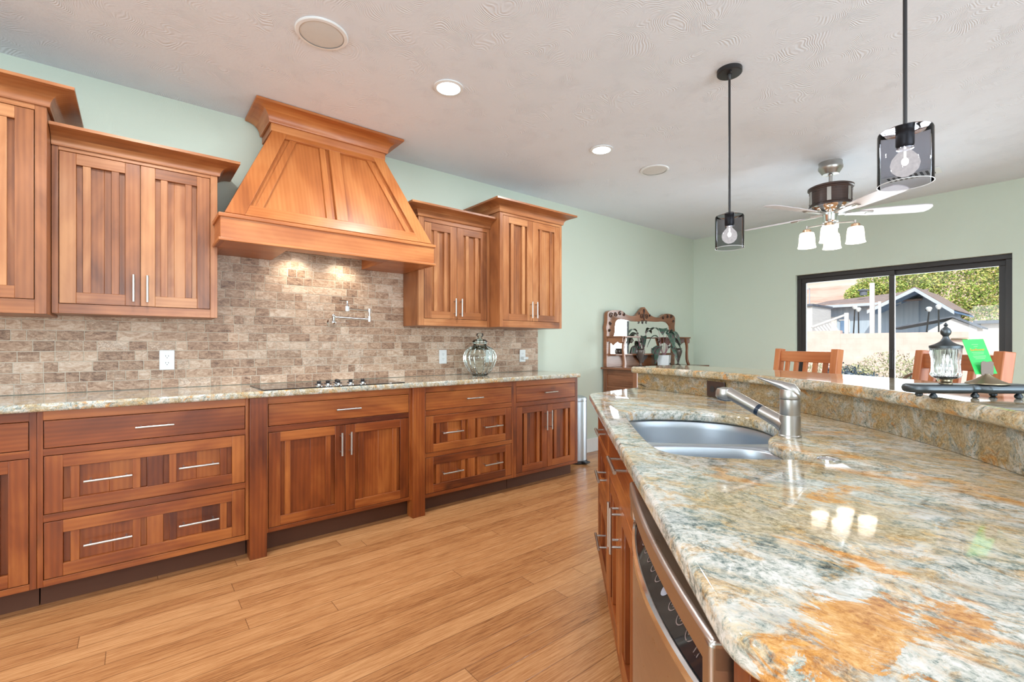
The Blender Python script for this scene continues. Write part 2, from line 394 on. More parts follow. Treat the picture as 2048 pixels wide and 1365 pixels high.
# ------------------------------------------------------------------ the room
CE = 2.627; D = 3.40; XF = 6.0; XB = -4.0; YR = -3.0
def struct(name, mb, mats, label=None, **k):
    o = mb.build(name, mats, **k); tag(o, label or name.replace('_', ' '), None, None, 'structure'); return o
m = MB(); m.box(XB - .2, XF + .2, YR - .2, D + .2, -.12, 0); struct('floor', m, floor_m, 'bamboo plank floor running along the cabinet wall')
m = MB(); m.box(XB - .2, XF + .2, YR - .2, D + .2, CE, CE + .3); struct('ceiling', m, ceil_m, 'white ceiling with swirled trowel texture')
m = MB(); m.box(XB - .2, XF + .2, D, D + .2, 0, CE); struct('wall_left', m, wall_m, 'pale mint green wall behind the cabinets')
DY0, DY1, DZ = .393, 2.122, 1.985
m = MB(); m.box(XF, XF + .2, DY1, D, 0, CE); m.box(XF, XF + .2, YR, DY0, 0, CE); m.box(XF, XF + .2, DY0, DY1, DZ, CE)
struct('wall_far', m, wall_m, 'pale green wall around the glass patio door')
m = MB(); m.box(XB - .2, XB, YR, -1.2, 0, CE); m.box(XB - .2, XB, 1.8, D, 0, CE); m.box(XB - .2, XB, -1.2, 1.8, 0, .7); m.box(XB - .2, XB, -1.2, 1.8, 2.2, CE)
struct('wall_back', m, wall_m, 'green wall behind the camera')
m = MB(); m.box(XB, -.8, YR - .2, YR, 0, CE); m.box(2.8, XF, YR - .2, YR, 0, CE); m.box(-.8, 2.8, YR - .2, YR, 0, .65); m.box(-.8, 2.8, YR - .2, YR, 2.25, CE)
struct('wall_right', m, wall_m, 'green wall on the camera side')
def window_frame(name, axis, c0, c1, z0, z1, at):
    mb = MB(); w = .05
    def bx(a0, a1, b0, b1):
        if axis == 'y': mb.box(at - .04, at + .04, a0, a1, b0, b1)
        else: mb.box(a0, a1, at - .04, at + .04, b0, b1)
    bx(c0, c1, z0, z0 + w); bx(c0, c1, z1 - w, z1); bx(c0, c0 + w, z0, z1); bx(c1 - w, c1, z0, z1); mid = (c0 + c1) / 2; bx(mid - w / 2, mid + w / 2, z0, z1)
    return struct(name, mb, frame_m, 'dark framed window')
window_frame('window_1', 'y', -1.2, 1.8, .7, 2.2, XB - .1); window_frame('window_2', 'x', -.8, 2.8, .65, 2.25, YR - .1)  # made-up windows behind the camera, put in to go with the fill lights
m = MB(); m.box(3.13, XF, D - .016, D, 0, .148); o = struct('baseboard_left', m, white_tr, 'white baseboard beside the cabinets', bevel=.004)
m = MB(); m.box(XF - .016, XF, DY1 + .002, D - .018, 0, .148); m.box(XF - .016, XF, YR, DY0 - .002, 0, .148); struct('baseboard_far', m, white_tr, 'white baseboard on the patio door wall', bevel=.004)
# patio door
door = bpy.data.objects.new('door_1', None); C.objects.link(door); door.location = (XF + .1, DY0, 0)
tag(door, 'dark framed sliding glass patio door', None, None, 'structure')
W = DY1 - DY0
m = MB(); fr = .045
m.box(-.05, .05, 0, W, DZ - fr, DZ); m.box(-.05, .05, 0, fr, 0, DZ - fr); m.box(-.05, .05, W - fr, W, 0, DZ - fr); m.box(-.05, .05, fr, W - fr, 0, .04)
m.build('door_frame', frame_m, door, bevel=.003)
def leaf(y0, y1, x0, name):
    b = MB(); s = .045
    b.box(x0, x0 + .035, y0, y1, .04, .12); b.box(x0, x0 + .035, y0, y1, DZ - fr - .05, DZ - fr); b.box(x0, x0 + .035, y0, y0 + s, .12, DZ - fr - .05); b.box(x0, x0 + .035, y1 - s, y1, .12, DZ - fr - .05)
    lf = b.build('sash', frame_m, door, bevel=.002)
    g = MB(); g.box(x0 + .015, x0 + .018, y0 + s, y1 - s, .12, DZ - fr - .05); g.build('pane', pane_glass, lf)
    return lf
mid = 1.252 - DY0
leaf(fr, mid + .022, .006, 'a'); lf = leaf(mid - .03, W - fr, -.042, 'b')
h = MB(); h.box(-.062, -.042, mid - .02, mid + .005, .92, 1.12); h.build('latch', blackmetal, lf, bevel=.003)

# tiled backsplash
def backsplash():
    b = MB(); ts, gr = .0515, .0035
    b.box(-.9, 3.085, D - .0092, D - .0005, .9175, 1.90, m=1)
    z = .9185; row = 0
    while z < 1.88:
        x = -.9 - random.uniform(0, .1)
        while x < 3.083:
            w = random.choice([.052, .052, .078, .105, .105, .13, .155]); x1 = min(x + w, 3.083)
            x0 = max(x, -.898)
            if x1 - x0 > .012:
                y = D - .0105 - random.uniform(0, .001)
                b.box(x0, x1, y, D - .005, z, z + ts, g='x', tint=random.random())
            x = x + w + gr
        z += ts + gr; row += 1
    o = b.build('tile_backsplash', [tile_m, grout_m], bevel=.0012, seg=1)
    tag(o, 'brown travertine brick tile backsplash between counter and wall cabinets', 'backsplash')
backsplash()

# ------------------------------------------------------------------ cabinets
def bar_handle(parent, p0, p1, out=(0, -1, 0), r=.0058, mat=nickel, proj=.032):
    p0, p1, o = Vector(p0), Vector(p1), Vector(out)
    d = (p1 - p0).normalized(); b = MB()
    b.tube([p0 + o * proj, p1 + o * proj], r, 12)
    for q in (p0 + d * .022, p1 - d * .022): b.tube([q - o * .001, q + o * proj], r * .75, 8)
    return b.build('handle', mat, parent)
def slab(x0, x1, z0, z1, y0=0, t=.02):
    b = MB(); b.box(x0, x1, y0, y0 + t, z0, z1, g='x'); return b
def framed(x0, x1, z0, z1, y0=0, panels=1, st=.060, rl=.055, bat=.030, gap=.024, horiz=False):
    b = MB(); t = .020
    b.box(x0, x0 + st, y0, y0 + t, z0, z1, g='z'); b.box(x1 - st, x1, y0, y0 + t, z0, z1, g='z')
    b.box(x0 + st, x1 - st, y0, y0 + t, z0, z0 + rl, g='x'); b.box(x0 + st, x1 - st, y0, y0 + t, z1 - rl, z1, g='x')
    inner = (x1 - x0 - 2 * st); zz0, zz1 = z0 + rl, z1 - rl; cs = st * 1.05
    spans = [(x0 + st, x1 - st)] if panels == 1 else [(x0 + st, (x0 + x1 - cs) / 2), ((x0 + x1 + cs) / 2, x1 - st)]
    if panels == 2: b.box((x0 + x1 - cs) / 2, (x0 + x1 + cs) / 2, y0, y0 + t, zz0, zz1, g='z')
    gg = 'z'
    for a, c in spans:
        n = 2 if (c - a) > .12 else 1
        ts = [random.random()]; ts.append(min(1, max(0, ts[0] + random.uniform(-.22, .22))))
        md = a + (c - a) * random.uniform(.4, .62)
        b.box(a, md, y0 + .0175, y0 + .0205, zz0, zz1, g=gg, tint=ts[0]); b.box(md, c, y0 + .0175, y0 + .0205, zz0, zz1, g=gg, tint=ts[1])
        b.box(a + gap, a + gap + bat, y0 + .003, y0 + .0175, zz0, zz1, g='z'); b.box(c - gap - bat, c - gap, y0 + .003, y0 + .0175, zz0, zz1, g='z')
    return b
def cabinet(name, label, loc, rotz, width, depth, z0, z1, openings, mat, toe=True, extra_posts=(), dcat='cabinet', sides=True):
    """openings: (x0, x1, z0, z1, kind, ...) in the cabinet's own frame, face at y = 0 looking to -y"""
    t = thing(name, label, dcat, loc, rotz)
    b = MB(); G = .0028
    b.box(.001, width - .001, .022, depth, z0, z1, g='z')
    cols = {}
    for o in openings: cols.setdefault((o[0], o[1]), []).append(o)
    xs = sorted(cols); px = 0
    for (a, c) in xs:
        b.box(px, a, 0, .022, z0, z1, g='z'); px = c
        zs = sorted([(o[2], o[3]) for o in cols[(a, c)]]); pz = z0
        for (q0, q1) in zs: b.box(a, c, 0, .022, pz, q0, g='x'); pz = q1
        b.box(a, c, 0, .022, pz, z1, g='x')
    b.box(px, width, 0, .022, z0, z1, g='z')
    b.build('body', mat, t, bevel=.0012)
    if toe:
        k = MB(); k.box(.002, width - .002, .085, depth, 0, z0 - .001); k.build('toe_kick', toe_m, t)
    for (a, c) in extra_posts:
        k = MB(); k.box(a, c, -.025, .06, 0, z1, g='z'); k.build('post', mat, t, bevel=.002)
    for o in openings:
        a, c, q0, q1, kind = o[:5]; hs = o[5] if len(o) > 5 else None
        a += G; c -= G; q0 += G; q1 -= G
        if kind == 'slab':
            d = slab(a, c, q0, q1).build('drawer', mat, t, bevel=.0015)
            for hx in (hs or [(a + c) / 2]): bar_handle(d, (hx - .075, 0, (q0 + q1) / 2), (hx + .075, 0, (q0 + q1) / 2))
        elif kind == 'false':
            d = slab(a, c, q0, q1).build('drawer', mat, t, bevel=.0015)
            for hx in (hs or [(a + c) / 2]): bar_handle(d, (hx - .09, 0, (q0 + q1) / 2), (hx + .09, 0, (q0 + q1) / 2))
        elif kind == 'pdrawer':
            d = framed(a, c, q0, q1, panels=2).build('drawer', mat, t, bevel=.0015)
            for hx in hs: bar_handle(d, (hx - .085, .017, (q0 + q1) / 2), (hx + .085, .017, (q0 + q1) / 2), proj=.048)
        elif kind == 'pdrawer1':
            d = framed(a, c, q0, q1, panels=1).build('drawer', mat, t, bevel=.0015)
            for hx in hs: bar_handle(d, (hx - .085, .017, (q0 + q1) / 2), (hx + .085, .017, (q0 + q1) / 2), proj=.048)
        elif kind in ('doors', 'doorL', 'doorR'):
            mdl = (a + c) / 2
            lst = [(a, mdl - G / 2, 'r'), (mdl + G / 2, c, 'l')] if kind == 'doors' else [(a, c, 'r' if kind == 'doorL' else 'l')]
            for (u, v, side) in lst:
                d = framed(u, v, q0, q1, panels=1).build('door', mat, t, bevel=.0015)
                hx = v - .027 if side == 'r' else u + .027
                hz0, hz1 = hs if hs else (q1 - .20, q1 - .05)
                bar_handle(d, (hx, 0, hz0), (hx, 0, hz1))
    return t
YF = 2.87; DP = D - YF - .013
TD = (.713, .839); MD = (.423, .683); BD = (.137, .391); ZB, ZT = .108, .880
def bx_(x0, lst): return [(o[0] - x0, o[1] - x0) + tuple(o[2:4]) + (o[4],) + ((([h - x0 for h in o[5]] if o[4] not in ('doors', 'doorL', 'doorR') else o[5]),) if len(o) > 5 else ()) for o in lst]
x0 = -.92; cabinet('base_cabinet', 'leftmost base cabinet, cut off by the photo edge, one drawer over a door', (x0, YF, 0), 0, -.332 - x0, DP, ZB, ZT,
        bx_(x0, [(-.88, -.354, TD[0], TD[1], 'slab', [-.62]), (-.88, -.354, .135, .680, 'doorR', (.47, .63))]), cherry_base)
x0 = -.331; cabinet('base_cabinet', 'base cabinet with three wide drawers, left of the cooktop cabinet', (x0, YF, 0), 0, .482 - x0, DP, ZB, ZT,
        bx_(x0, [(-.312, .466, TD[0], TD[1], 'slab', [.076]), (-.312, .466, MD[0], MD[1], 'pdrawer', [-.095, .255]), (-.312, .466, BD[0], BD[1], 'pdrawer', [-.095, .255])]), cherry_base)
x0 = .483; cabinet('base_cabinet', 'base cabinet under the cooktop, with square posts to the floor', (x0, YF, 0), 0, 1.545 - x0, DP, ZB + .012, ZT,
        bx_(x0, [(.577, 1.436, TD[0], TD[1], 'slab', [1.02]), (.577, 1.436, .143, .680, 'doors', (.495, .635))]), cherry_base, extra_posts=[(0, .084), (1.452 - .483, 1.545 - .483)])
x0 = 1.546; cabinet('base_cabinet', 'base cabinet of three drawers below the green glass jar', (x0, YF, 0), 0, 2.345 - x0, DP, ZB, ZT,
        bx_(x0, [(1.560, 2.329, TD[0], TD[1], 'slab', [1.958]), (1.560, 2.329, .416, .677, 'pdrawer', [1.77, 2.132]), (1.560, 2.329, .133, .386, 'pdrawer', [1.77, 2.132])]), cherry_base)
x0 = 2.346; cabinet('base_cabinet', 'base cabinet by the trash can, one drawer over two doors', (x0, YF, 0), 0, 3.092 - x0, DP, ZB, ZT,
        bx_(x0, [(2.377, 3.061, .707, .835, 'slab', [2.74]), (2.377, 3.061, .133, .670, 'doors', (.455, .615))]), cherry_base)
# countertop along the wall
m = MB(); m.prism([(-.95, 2.83), (3.09, 2.83), (3.113, 2.853), (3.113, D - .0125), (-.95, D - .0125)], .8805, .9165)
o = m.build('countertop', gran_counter, bevel=.012, seg=4); tag(o, 'long polished granite countertop along the tiled wall under the cooktop', 'countertop')

def crown(path, prof):
    """path: plan points with outward offsets (dx, dy); prof: (out, z)"""
    rs = []
    for (x, y, dx, dy) in path: rs.append([(x + dx * o, y + dy * o, z) for o, z in prof])
    b = MB(); b.rings(rs, g='x', smooth=True, tint=.55); return b
def crown_prof(z0, h, pr):
    pts = [(0, z0), (.010, z0), (.012, z0 + .006)]
    for i in range(9):
        a = i / 8 * PI / 2; pts.append((.012 + (pr - .016) * (1 - math.cos(a)), z0 + .006 + (h - .022) * math.sin(a)))
    return pts + [(pr, z0 + h - .014), (pr, z0 + h), (0, z0 + h)]
def upper(label, x0, x1, yf, z0, z1, rails, ends, crown_h=.083, pr=.10, hz=None, split=None):
    W_ = x1 - x0; dp = D - yf - (.013 if True else 0)
    t = cabinet('wall_cabinet', label, (x0, yf, 0), 0, W_, dp, z0, z1, [(rails[0] - x0, rails[1] - x0, rails[2], rails[3], 'doors', hz)], cherry, toe=False)
    path = []
    zc = z1 - .004
    if ends[0]: path += [(0, dp, -1, 0), (0, 0, -1, -1)]
    else: path += [(.0, 0, 0, -1)]
    if ends[1]: path += [(W_, 0, 1, -1), (W_, dp, 1, 0)]
    else: path += [(W_, 0, 0, -1)]
    prof = crown_prof(zc, crown_h, pr)
    c = crown(path, prof)
    if not ends[0]: pass
    c.build('crown_molding', cherry, t, angle=50)
    lid = MB(); lid.box(.0, W_, .001, dp, z1, zc + crown_h - .002); lid.build('top_panel', cherry, t)
    return t
upper('tall deep wall cabinet at the left edge of the photo', -1.04, -.313, 2.99, 1.312, 2.262, (-1.0, -.352, 1.376, 2.236), (True, True), hz=(1.40, 1.55))
upper('shorter wall cabinet left of the range hood with two batten doors', -.312, .367, 3.13, 1.325, 2.140, (-.288, .333, 1.372, 2.118), (False, True), .078, hz=(1.395, 1.535))
upper('shorter wall cabinet just right of the range hood', 1.644, 2.303, 3.13, 1.318, 2.142, (1.69, 2.275, 1.372, 2.105), (True, False), .078, hz=(1.395, 1.535))
upper('tall deep wall cabinet at the right end, above the outlets', 2.304, 3.012, 2.99, 1.318, 2.262, (2.335, 2.985, 1.372, 2.236), (True, True), hz=(1.40, 1.54))

# range hood
def hood():
    t = thing('range_hood', 'large amber cherry wood range hood tapering to the ceiling above the cooktop', 'range hood', (.995, D - .013, 1.73))
    ox, oy, oz = .995, D - .013, 1.73
    def P(x, y, z): return (x - ox, y - oy, z - oz)
    xl, xr, yf = .352, 1.636, 2.885; yb = D - .013
    b = MB()
    b.box(xl - ox, xr - ox, yf - oy, yf + .02 - oy, 0, .135, g='x', tint=.75)
    b.box(xl - ox, xl + .02 - ox, yf + .02 - oy, 3.128 - oy, 0, .135, g='y'); b.box(xr - .02 - ox, xr - ox, yf + .02 - oy, 3.128 - oy, 0, .135, g='y')
    # between the wall cabinets the box is a little narrower
    b.box(.369 - ox, .39 - ox, 3.128 - oy, 0, 0, .135, g='y'); b.box(1.622 - ox, 1.6425 - ox, 3.128 - oy, 0, 0, .135, g='y')
    b.box(xl - ox + .02, .70 - ox, yf + .02 - oy, 3.127 - oy, .001, .02, g='x', tint=.5); b.box(.39 - ox, .70 - ox, 3.127 - oy, 0, .001, .02, g='x', tint=.5)
    b.box(1.31 - ox, xr - ox - .02, yf + .02 - oy, 3.127 - oy, .001, .02, g='x', tint=.5); b.box(1.31 - ox, 1.622 - ox, 3.127 - oy, 0, .001, .02, g='x', tint=.5)
    b.box(.70 - ox, 1.31 - ox, yf + .02 - oy, 3.0 - oy, .001, .02, g='x', tint=.5)
    b.box(.70 - ox - .008, .70 - ox, 3.0 - oy, 0, .02, .10, g='y'); b.box(1.31 - ox, 1.318 - ox, 3.0 - oy, 0, .02, .10, g='y'); b.box(.70 - ox, 1.31 - ox, 3.0 - oy - .008, 3.0 - oy, .02, .10, g='x')
    b.build('mantel', cherry_hood, t, bevel=.0015)
    b = MB(); e = .010
    b.box(xl - e - ox, xr + e - ox, yf - e - oy, yf + .03 - oy, .125, .146, g='x', tint=.7); b.box(xl - e - ox, xl + .03 - ox, yf + .03 - oy, 3.128 - oy, .125, .146, g='y', tint=.7); b.box(xr - .03 - ox, xr + e - ox, yf + .03 - oy, 3.128 - oy, .125, .146, g='y', tint=.7)
    b.box(xl - e - ox, xr + e - ox, yf - e - oy, yf - oy, -.002, .014, g='x', tint=.9); b.box(xl - e - ox, xl - ox, yf - oy, 3.128 - oy, -.002, .014, g='y', tint=.7); b.box(xr - ox, xr + e - ox, yf - oy, 3.128 - oy, -.002, .014, g='y', tint=.7)
    b.build('mantel_trim', cherry_hood, t, bevel=.003)
    b = MB(); b.box(.70 - ox, 1.31 - ox, 3.0 - oy, -.002, .085, .10)
    b.build('liner', steel, t)
    for lx in (.84, 1.16):
        b = MB(); b.lathe([(.028, .078), (.028, .086)], (lx - ox, 3.27 - oy, 0), 20); lo = b.build('lamp_lens', can_glow, t)
        l = lamp('hood_lamp', 'SPOT', (lx - ox, 3.27 - oy, .07), (math.radians(12), 0, 0), 5.5, (1, .87, .68), t, spot_size=math.radians(125), spot_blend=.8, shadow_soft_size=.02)
    # tapering canopy
    zb, zt = 1.876, 2.485
    def L(v): return .372 + (.655 - .372) * v
    def R(v): return 1.620 + (1.370 - 1.620) * v
    def Yv(v): return 2.905 + (3.145 - 2.905) * v
    n = Vector((0, -(zt - zb), -(3.145 - 2.905))).normalized() * -1
    n = Vector((0, -(zt - zb), (3.145 - 2.905))).normalized()
    def pt(x, v, off): q = Vector((x, Yv(v), zb + (zt - zb) * v)) + n * off; return P(*q)
    def board(b, c, o0, o1, **k):
        """c: four (x, v) corners ccw seen from the front"""
        b.hexa([pt(x, v, o0) for x, v in c] + [pt(x, v, o1) for x, v in c], **k)
    b = MB()
    # core
    core = [P(L(0), Yv(0), zb), P(R(0), Yv(0), zb), P(R(0), yb, zb), P(L(0), yb, zb), P(L(1), Yv(1), zt), P(R(1), Yv(1), zt), P(R(1), yb, zt), P(L(1), yb, zt)]
    b.hexa(core, g='z', tint=.4)
    b.build('canopy', cherry_hood, t)
    b = MB(); cx = lambda v: (L(v) + R(v)) / 2 + .01
    v0, v1 = .105, .93; T = .018
    st = .085
    board(b, [(L(0), 0), (L(0) + st + .01, 0), (L(1) + st, 1), (L(1), 1)], 0, T, g='z', tint=.6)
    board(b, [(R(0) - st - .01, 0), (R(0), 0), (R(1), 1), (R(1) - st, 1)], 0, T, g='z', tint=.7)
    a0, a1 = lambda v: L(v) + st + .01 * (1 - v), lambda v: R(v) - st - .01 * (1 - v)
    board(b, [(a0(0), 0), (a1(0), 0), (a1(v0), v0), (a0(v0), v0)], 0, T, g='x', tint=.65)
    board(b, [(a0(v1), v1), (a1(v1), v1), (a1(1), 1), (a0(1), 1)], 0, T, g='x', tint=.75)
    def strip(f0, f1, o1, tint): board(b, [(f0(v0), v0), (f1(v0), v0), (f1(v1), v1), (f0(v1), v1)], .001, o1, g='z', tint=tint)
    strip(lambda v: a0(v) + .028, lambda v: a0(v) + .068, .012, .7)
    strip(lambda v: a1(v) - .062, lambda v: a1(v) - .026, .012, .6)
    strip(lambda v: cx(v) - .035, lambda v: cx(v) + .035, T, .8)
    strip(lambda v: cx(v) - .095, lambda v: cx(v) - .060, .012, .7)
    b.build('panel_frame', cherry_hood, t, bevel=.0015)
    b = MB()
    b.box(.645 - ox, 1.380 - ox, 3.125 - oy, 3.16 - oy, 2.482 - oz, 2.545 - oz, g='x', tint=.85); b.box(.645 - ox, .67 - ox, 3.16 - oy, 0, 2.482 - oz, 2.545 - oz, g='y'); b.box(1.355 - ox, 1.380 - ox, 3.16 - oy, 0, 2.482 - oz, 2.545 - oz, g='y')
    b.build('frieze_band', cherry_hood, t, bevel=.002)
    prof = crown_prof(2.528 - oz, CE - .003 - 2.528, .095)
    cr = crown([(.643 - ox, 0, -1, 0), (.643 - ox, 3.123 - oy, -1, -1), (1.382 - ox, 3.123 - oy, 1, -1), (1.382 - ox, 0, 1, 0)], prof)
    cr.build('crown_molding', cherry_hood, t, angle=50)
hood()

# cooktop with knobs
t = thing('cooktop', 'black glass cooktop with small upright knobs set into the counter', 'cooktop', (.975, 3.05, .9168))
m = MB(); m.box(-.425, .42, -.205, .20, 0, .006); m.build('glass_top', blackgloss, t, bevel=.002)
m = MB()
for (bx, by, r) in ((-.28, -.08, .09), (-.26, .11, .07), (.0, .08, .11), (.28, -.06, .08), (.28, .11, .07)):
    m.lathe([(r, .0061), (r + .002, .0063), (r + .002, .0061)], (bx, by, 0), 40, cap0=False, cap1=False)
m.build('burner_rings', plain('burner_mark', srgb(96, 96, 98), .3), t)
for (kx, ky) in ((.848, 2.862), (.903, 2.872), (.962, 2.862), (.975, 2.93), (1.04, 2.872), (1.115, 2.866)):
    k = MB(); c = (kx - .975, ky - 3.05, 0)
    k.lathe([(.021, .006), (.021, .010), (.012, .012), (.010, .022)], c, 20, m=0)
    k.box(c[0] - .020, c[0] + .020, c[1] - .004, c[1] + .004, .018, .024, m=1); k.lathe([(.008, .022), (.012, .028), (.012, .038), (.006, .042)], c, 16, m=1)
    k.build('knob', [chrome, blackplastic], t)

# pot filler
t = thing('pot_filler_faucet', 'folding chrome pot filler faucet on the tile under the hood', 'faucet', (1.09, D - .011, 1.33))
m = MB(); m.lathe([(.033, 0), (.033, -.006), (.026, -.014), (.016, -.03), (.014, -.055), (.002, -.06)], (0, 0, 0), 28, axis='y')
m.tube([(0, -.045, -.004), (0, -.045, .045)], .011); m.sphere((0, -.045, .05), .013, 8); m.build('wall_flange', chrome, t)
m = MB(); m.tube([(.018, -.045, -.005), (.10, -.06, -.002)], [.0035, .0055]); m.build('valve_lever', chrome, t)
m = MB(); m.tube([(0, -.045, .040), (.25, -.075, .030)], .0075, 12); m.lathe([(.013, .012), (.013, .05)], (.25, -.075, 0), 16); m.build('lower_arm', chrome, t)
m = MB(); m.tube([(.25, -.075, .05), (.25, -.075, .10)], .0065); m.lathe([(.012, .082), (.012, .106), (.005, .112)], (.25, -.075, 0), 16); m.tube([(.25, -.075, .092), (.075, -.12, .096)], .0065, 12)
m.lathe([(.010, .075), (.016, .08), (.016, .112), (.009, .118), (.005, .14)], (.07, -.12, 0), 18); m.build('upper_arm', chrome, t)
m = MB(); m.tube([(.07, -.12, .135), (.07, -.12, .150)], .007); m.tube([(.072, -.12, .150), (.012, -.125, .153)], [.005, .008]); m.build('spout_lever', chrome, t)

# outlets
def outlet(label, x, z, full=True, group=None):
    t = thing('wall_outlet', label, 'outlet', (x, D - .0125, z), 0)
    b = MB(); b.box(-.036, .036, -.006, 0, -.058, .058); b.build('cover_plate', white_pl, t, bevel=.003)
    for s in (-1, 1):
        b = MB(); b.lathe([(.017, -.006), (.017, -.0075)], (0, 0, s * .020), 24, axis='y', m=0)
        for sx in (-.0065, .0065): b.box(sx - .001, sx + .001, -.0079, -.0072, s * .020 + .000, s * .020 + .008, m=1)
        b.lathe([(.0022, -.0072), (.0022, -.0079)], (0, 0, s * .020 - .007), 10, axis='y', m=1)
        b.build('receptacle', [white_pl, blackplastic], t)
    return t
outlet('white wall outlet on the tile left of the cooktop', .146, 1.082)
outlet('white wall outlet on the tile right of the cooktop, left of the glass jar', 2.004, 1.071)
outlet('white wall outlet seen through and behind the green glass jar', 2.48, 1.071)
outlet('white wall outlet nearest the end of the tile, with a small plug in it', 2.88, 1.067)
m = MB(); m.box(-.028, .028, -.040, 0, -.012, .012, m=0); m.tube([(.028, -.03, 0), (.038, -.03, 0)], .008); o = m.build('plug_adapter', white_pl, bevel=.004, loc=(2.885, D - .0205, 1.045))
tag(o, 'small white plug adapter stuck in the outlet near the end of the tile', 'plug')

# green glass jar
t = thing('glass_jar', 'round ribbed pale green glass jar with a lid on the wall counter', 'jar', (2.245, 3.19, .917))
prof = [(.052, .002), (.066, .004), (.078, .014), (.100, .045), (.124, .085), (.138, .130), (.139, .160), (.126, .200), (.100, .228), (.070, .243), (.056, .250), (.053, .262), (.054, .275)]
fl = [0, .3, 1, 1, 1, 1, 1, 1, 1, .6, .1, 0, 0]
inner = [(max(.01, r - .004), z + (.004 if i < 4 else 0)) for i, (r, z) in enumerate(prof)][::-1]
m = MB(); m.lathe(prof, (0, 0, 0), 96, cap0=True, cap1=False, flute=(16, .07, fl)); m.build('jar_body', jar_glass, t)
m = MB(); m.lathe([(.052, .001), (.064, .001), (.060, .010), (.02, .012)], (0, 0, 0), 40); m.build('jar_foot', green_glass, t)
m = MB(); m.lathe([(.055, .262), (.061, .265), (.061, .272), (.055, .276)], (0, 0, 0), 40, cap0=False, cap1=False); m.build('jar_rim', green_glass, t)
m = MB(); m.lathe([(.05, .276), (.064, .278), (.064, .286), (.050, .296), (.024, .304), (.016, .312), (.020, .320), (.030, .334), (.028, .348), (.014, .355), (.002, .356)], (0, 0, 0), 40); m.build('jar_lid', jar_glass, t)

# trash can
t = thing('trash_can', 'slim round stainless steel pedal trash can beyond the end cabinet', 'trash can', (3.425, 3.19, 0))
m = MB(); m.lathe([(.096, .03), (.1, .035), (.1, .61), (.098, .615)], (0, 0, 0), 40); m.build('bin_body', steel, t)
m = MB(); m.lathe([(.099, 0), (.103, .004), (.103, .028), (.098, .034)], (0, 0, 0), 40); m.build('base_ring', blackplastic, t)
m = MB(); m.lathe([(.102, .617), (.103, .635), (.095, .652), (.06, .664), (.002, .668)], (0, 0, 0), 40); m.build('lid', steel, t)
m = MB(); m.box(-.035, .035, -.15, -.085, .012, .030); m.build('pedal', blackplastic, t, bevel=.006)

# ------------------------------------------------------------------ island (its own axes run at 45 degrees)
IR = math.radians(225)
def isl(s, w, z=0): a, b = xy(s, w); return (a, b, z)
WF = .195
# local x runs from the far end toward the camera; local y runs into the island
cabinet('island_cabinet', 'island drawer cabinet of three drawers at the far end beside the sink doors', isl(2.42, WF), IR, .505, .5, ZB, .876,
        [(.022, .487, .72, .845, 'slab', [.325]), (.022, .487, .47, .70, 'pdrawer1', [.325]), (.022, .487, .14, .45, 'pdrawer1', [.325])], cherry_base)
cabinet('island_cabinet', 'island sink cabinet with a false drawer over two doors next to the dishwasher', isl(1.914, WF), IR, .702, .6, ZB, .66,
        [(.022, .68, .135, .655, 'doors', (.49, .64))], cherry_base)
tk = [o for o in C.objects if o.name.startswith('island_cabinet')][-1]
b = MB(); b.box(0, .702, 0, .022, .66, .72, g='x'); b.box(0, .022, 0, .022, .72, .876, g='z'); b.box(.68, .702, 0, .022, .72, .876, g='z'); b.box(.022, .68, 0, .022, .852, .876, g='x'); b.build('face_frame', cherry_base, tk, bevel=.0012)
d = slab(.025, .677, .723, .849).build('drawer', cherry_base, tk, bevel=.0015); bar_handle(d, (.34, 0, .795), (.53, 0, .795), proj=.036)
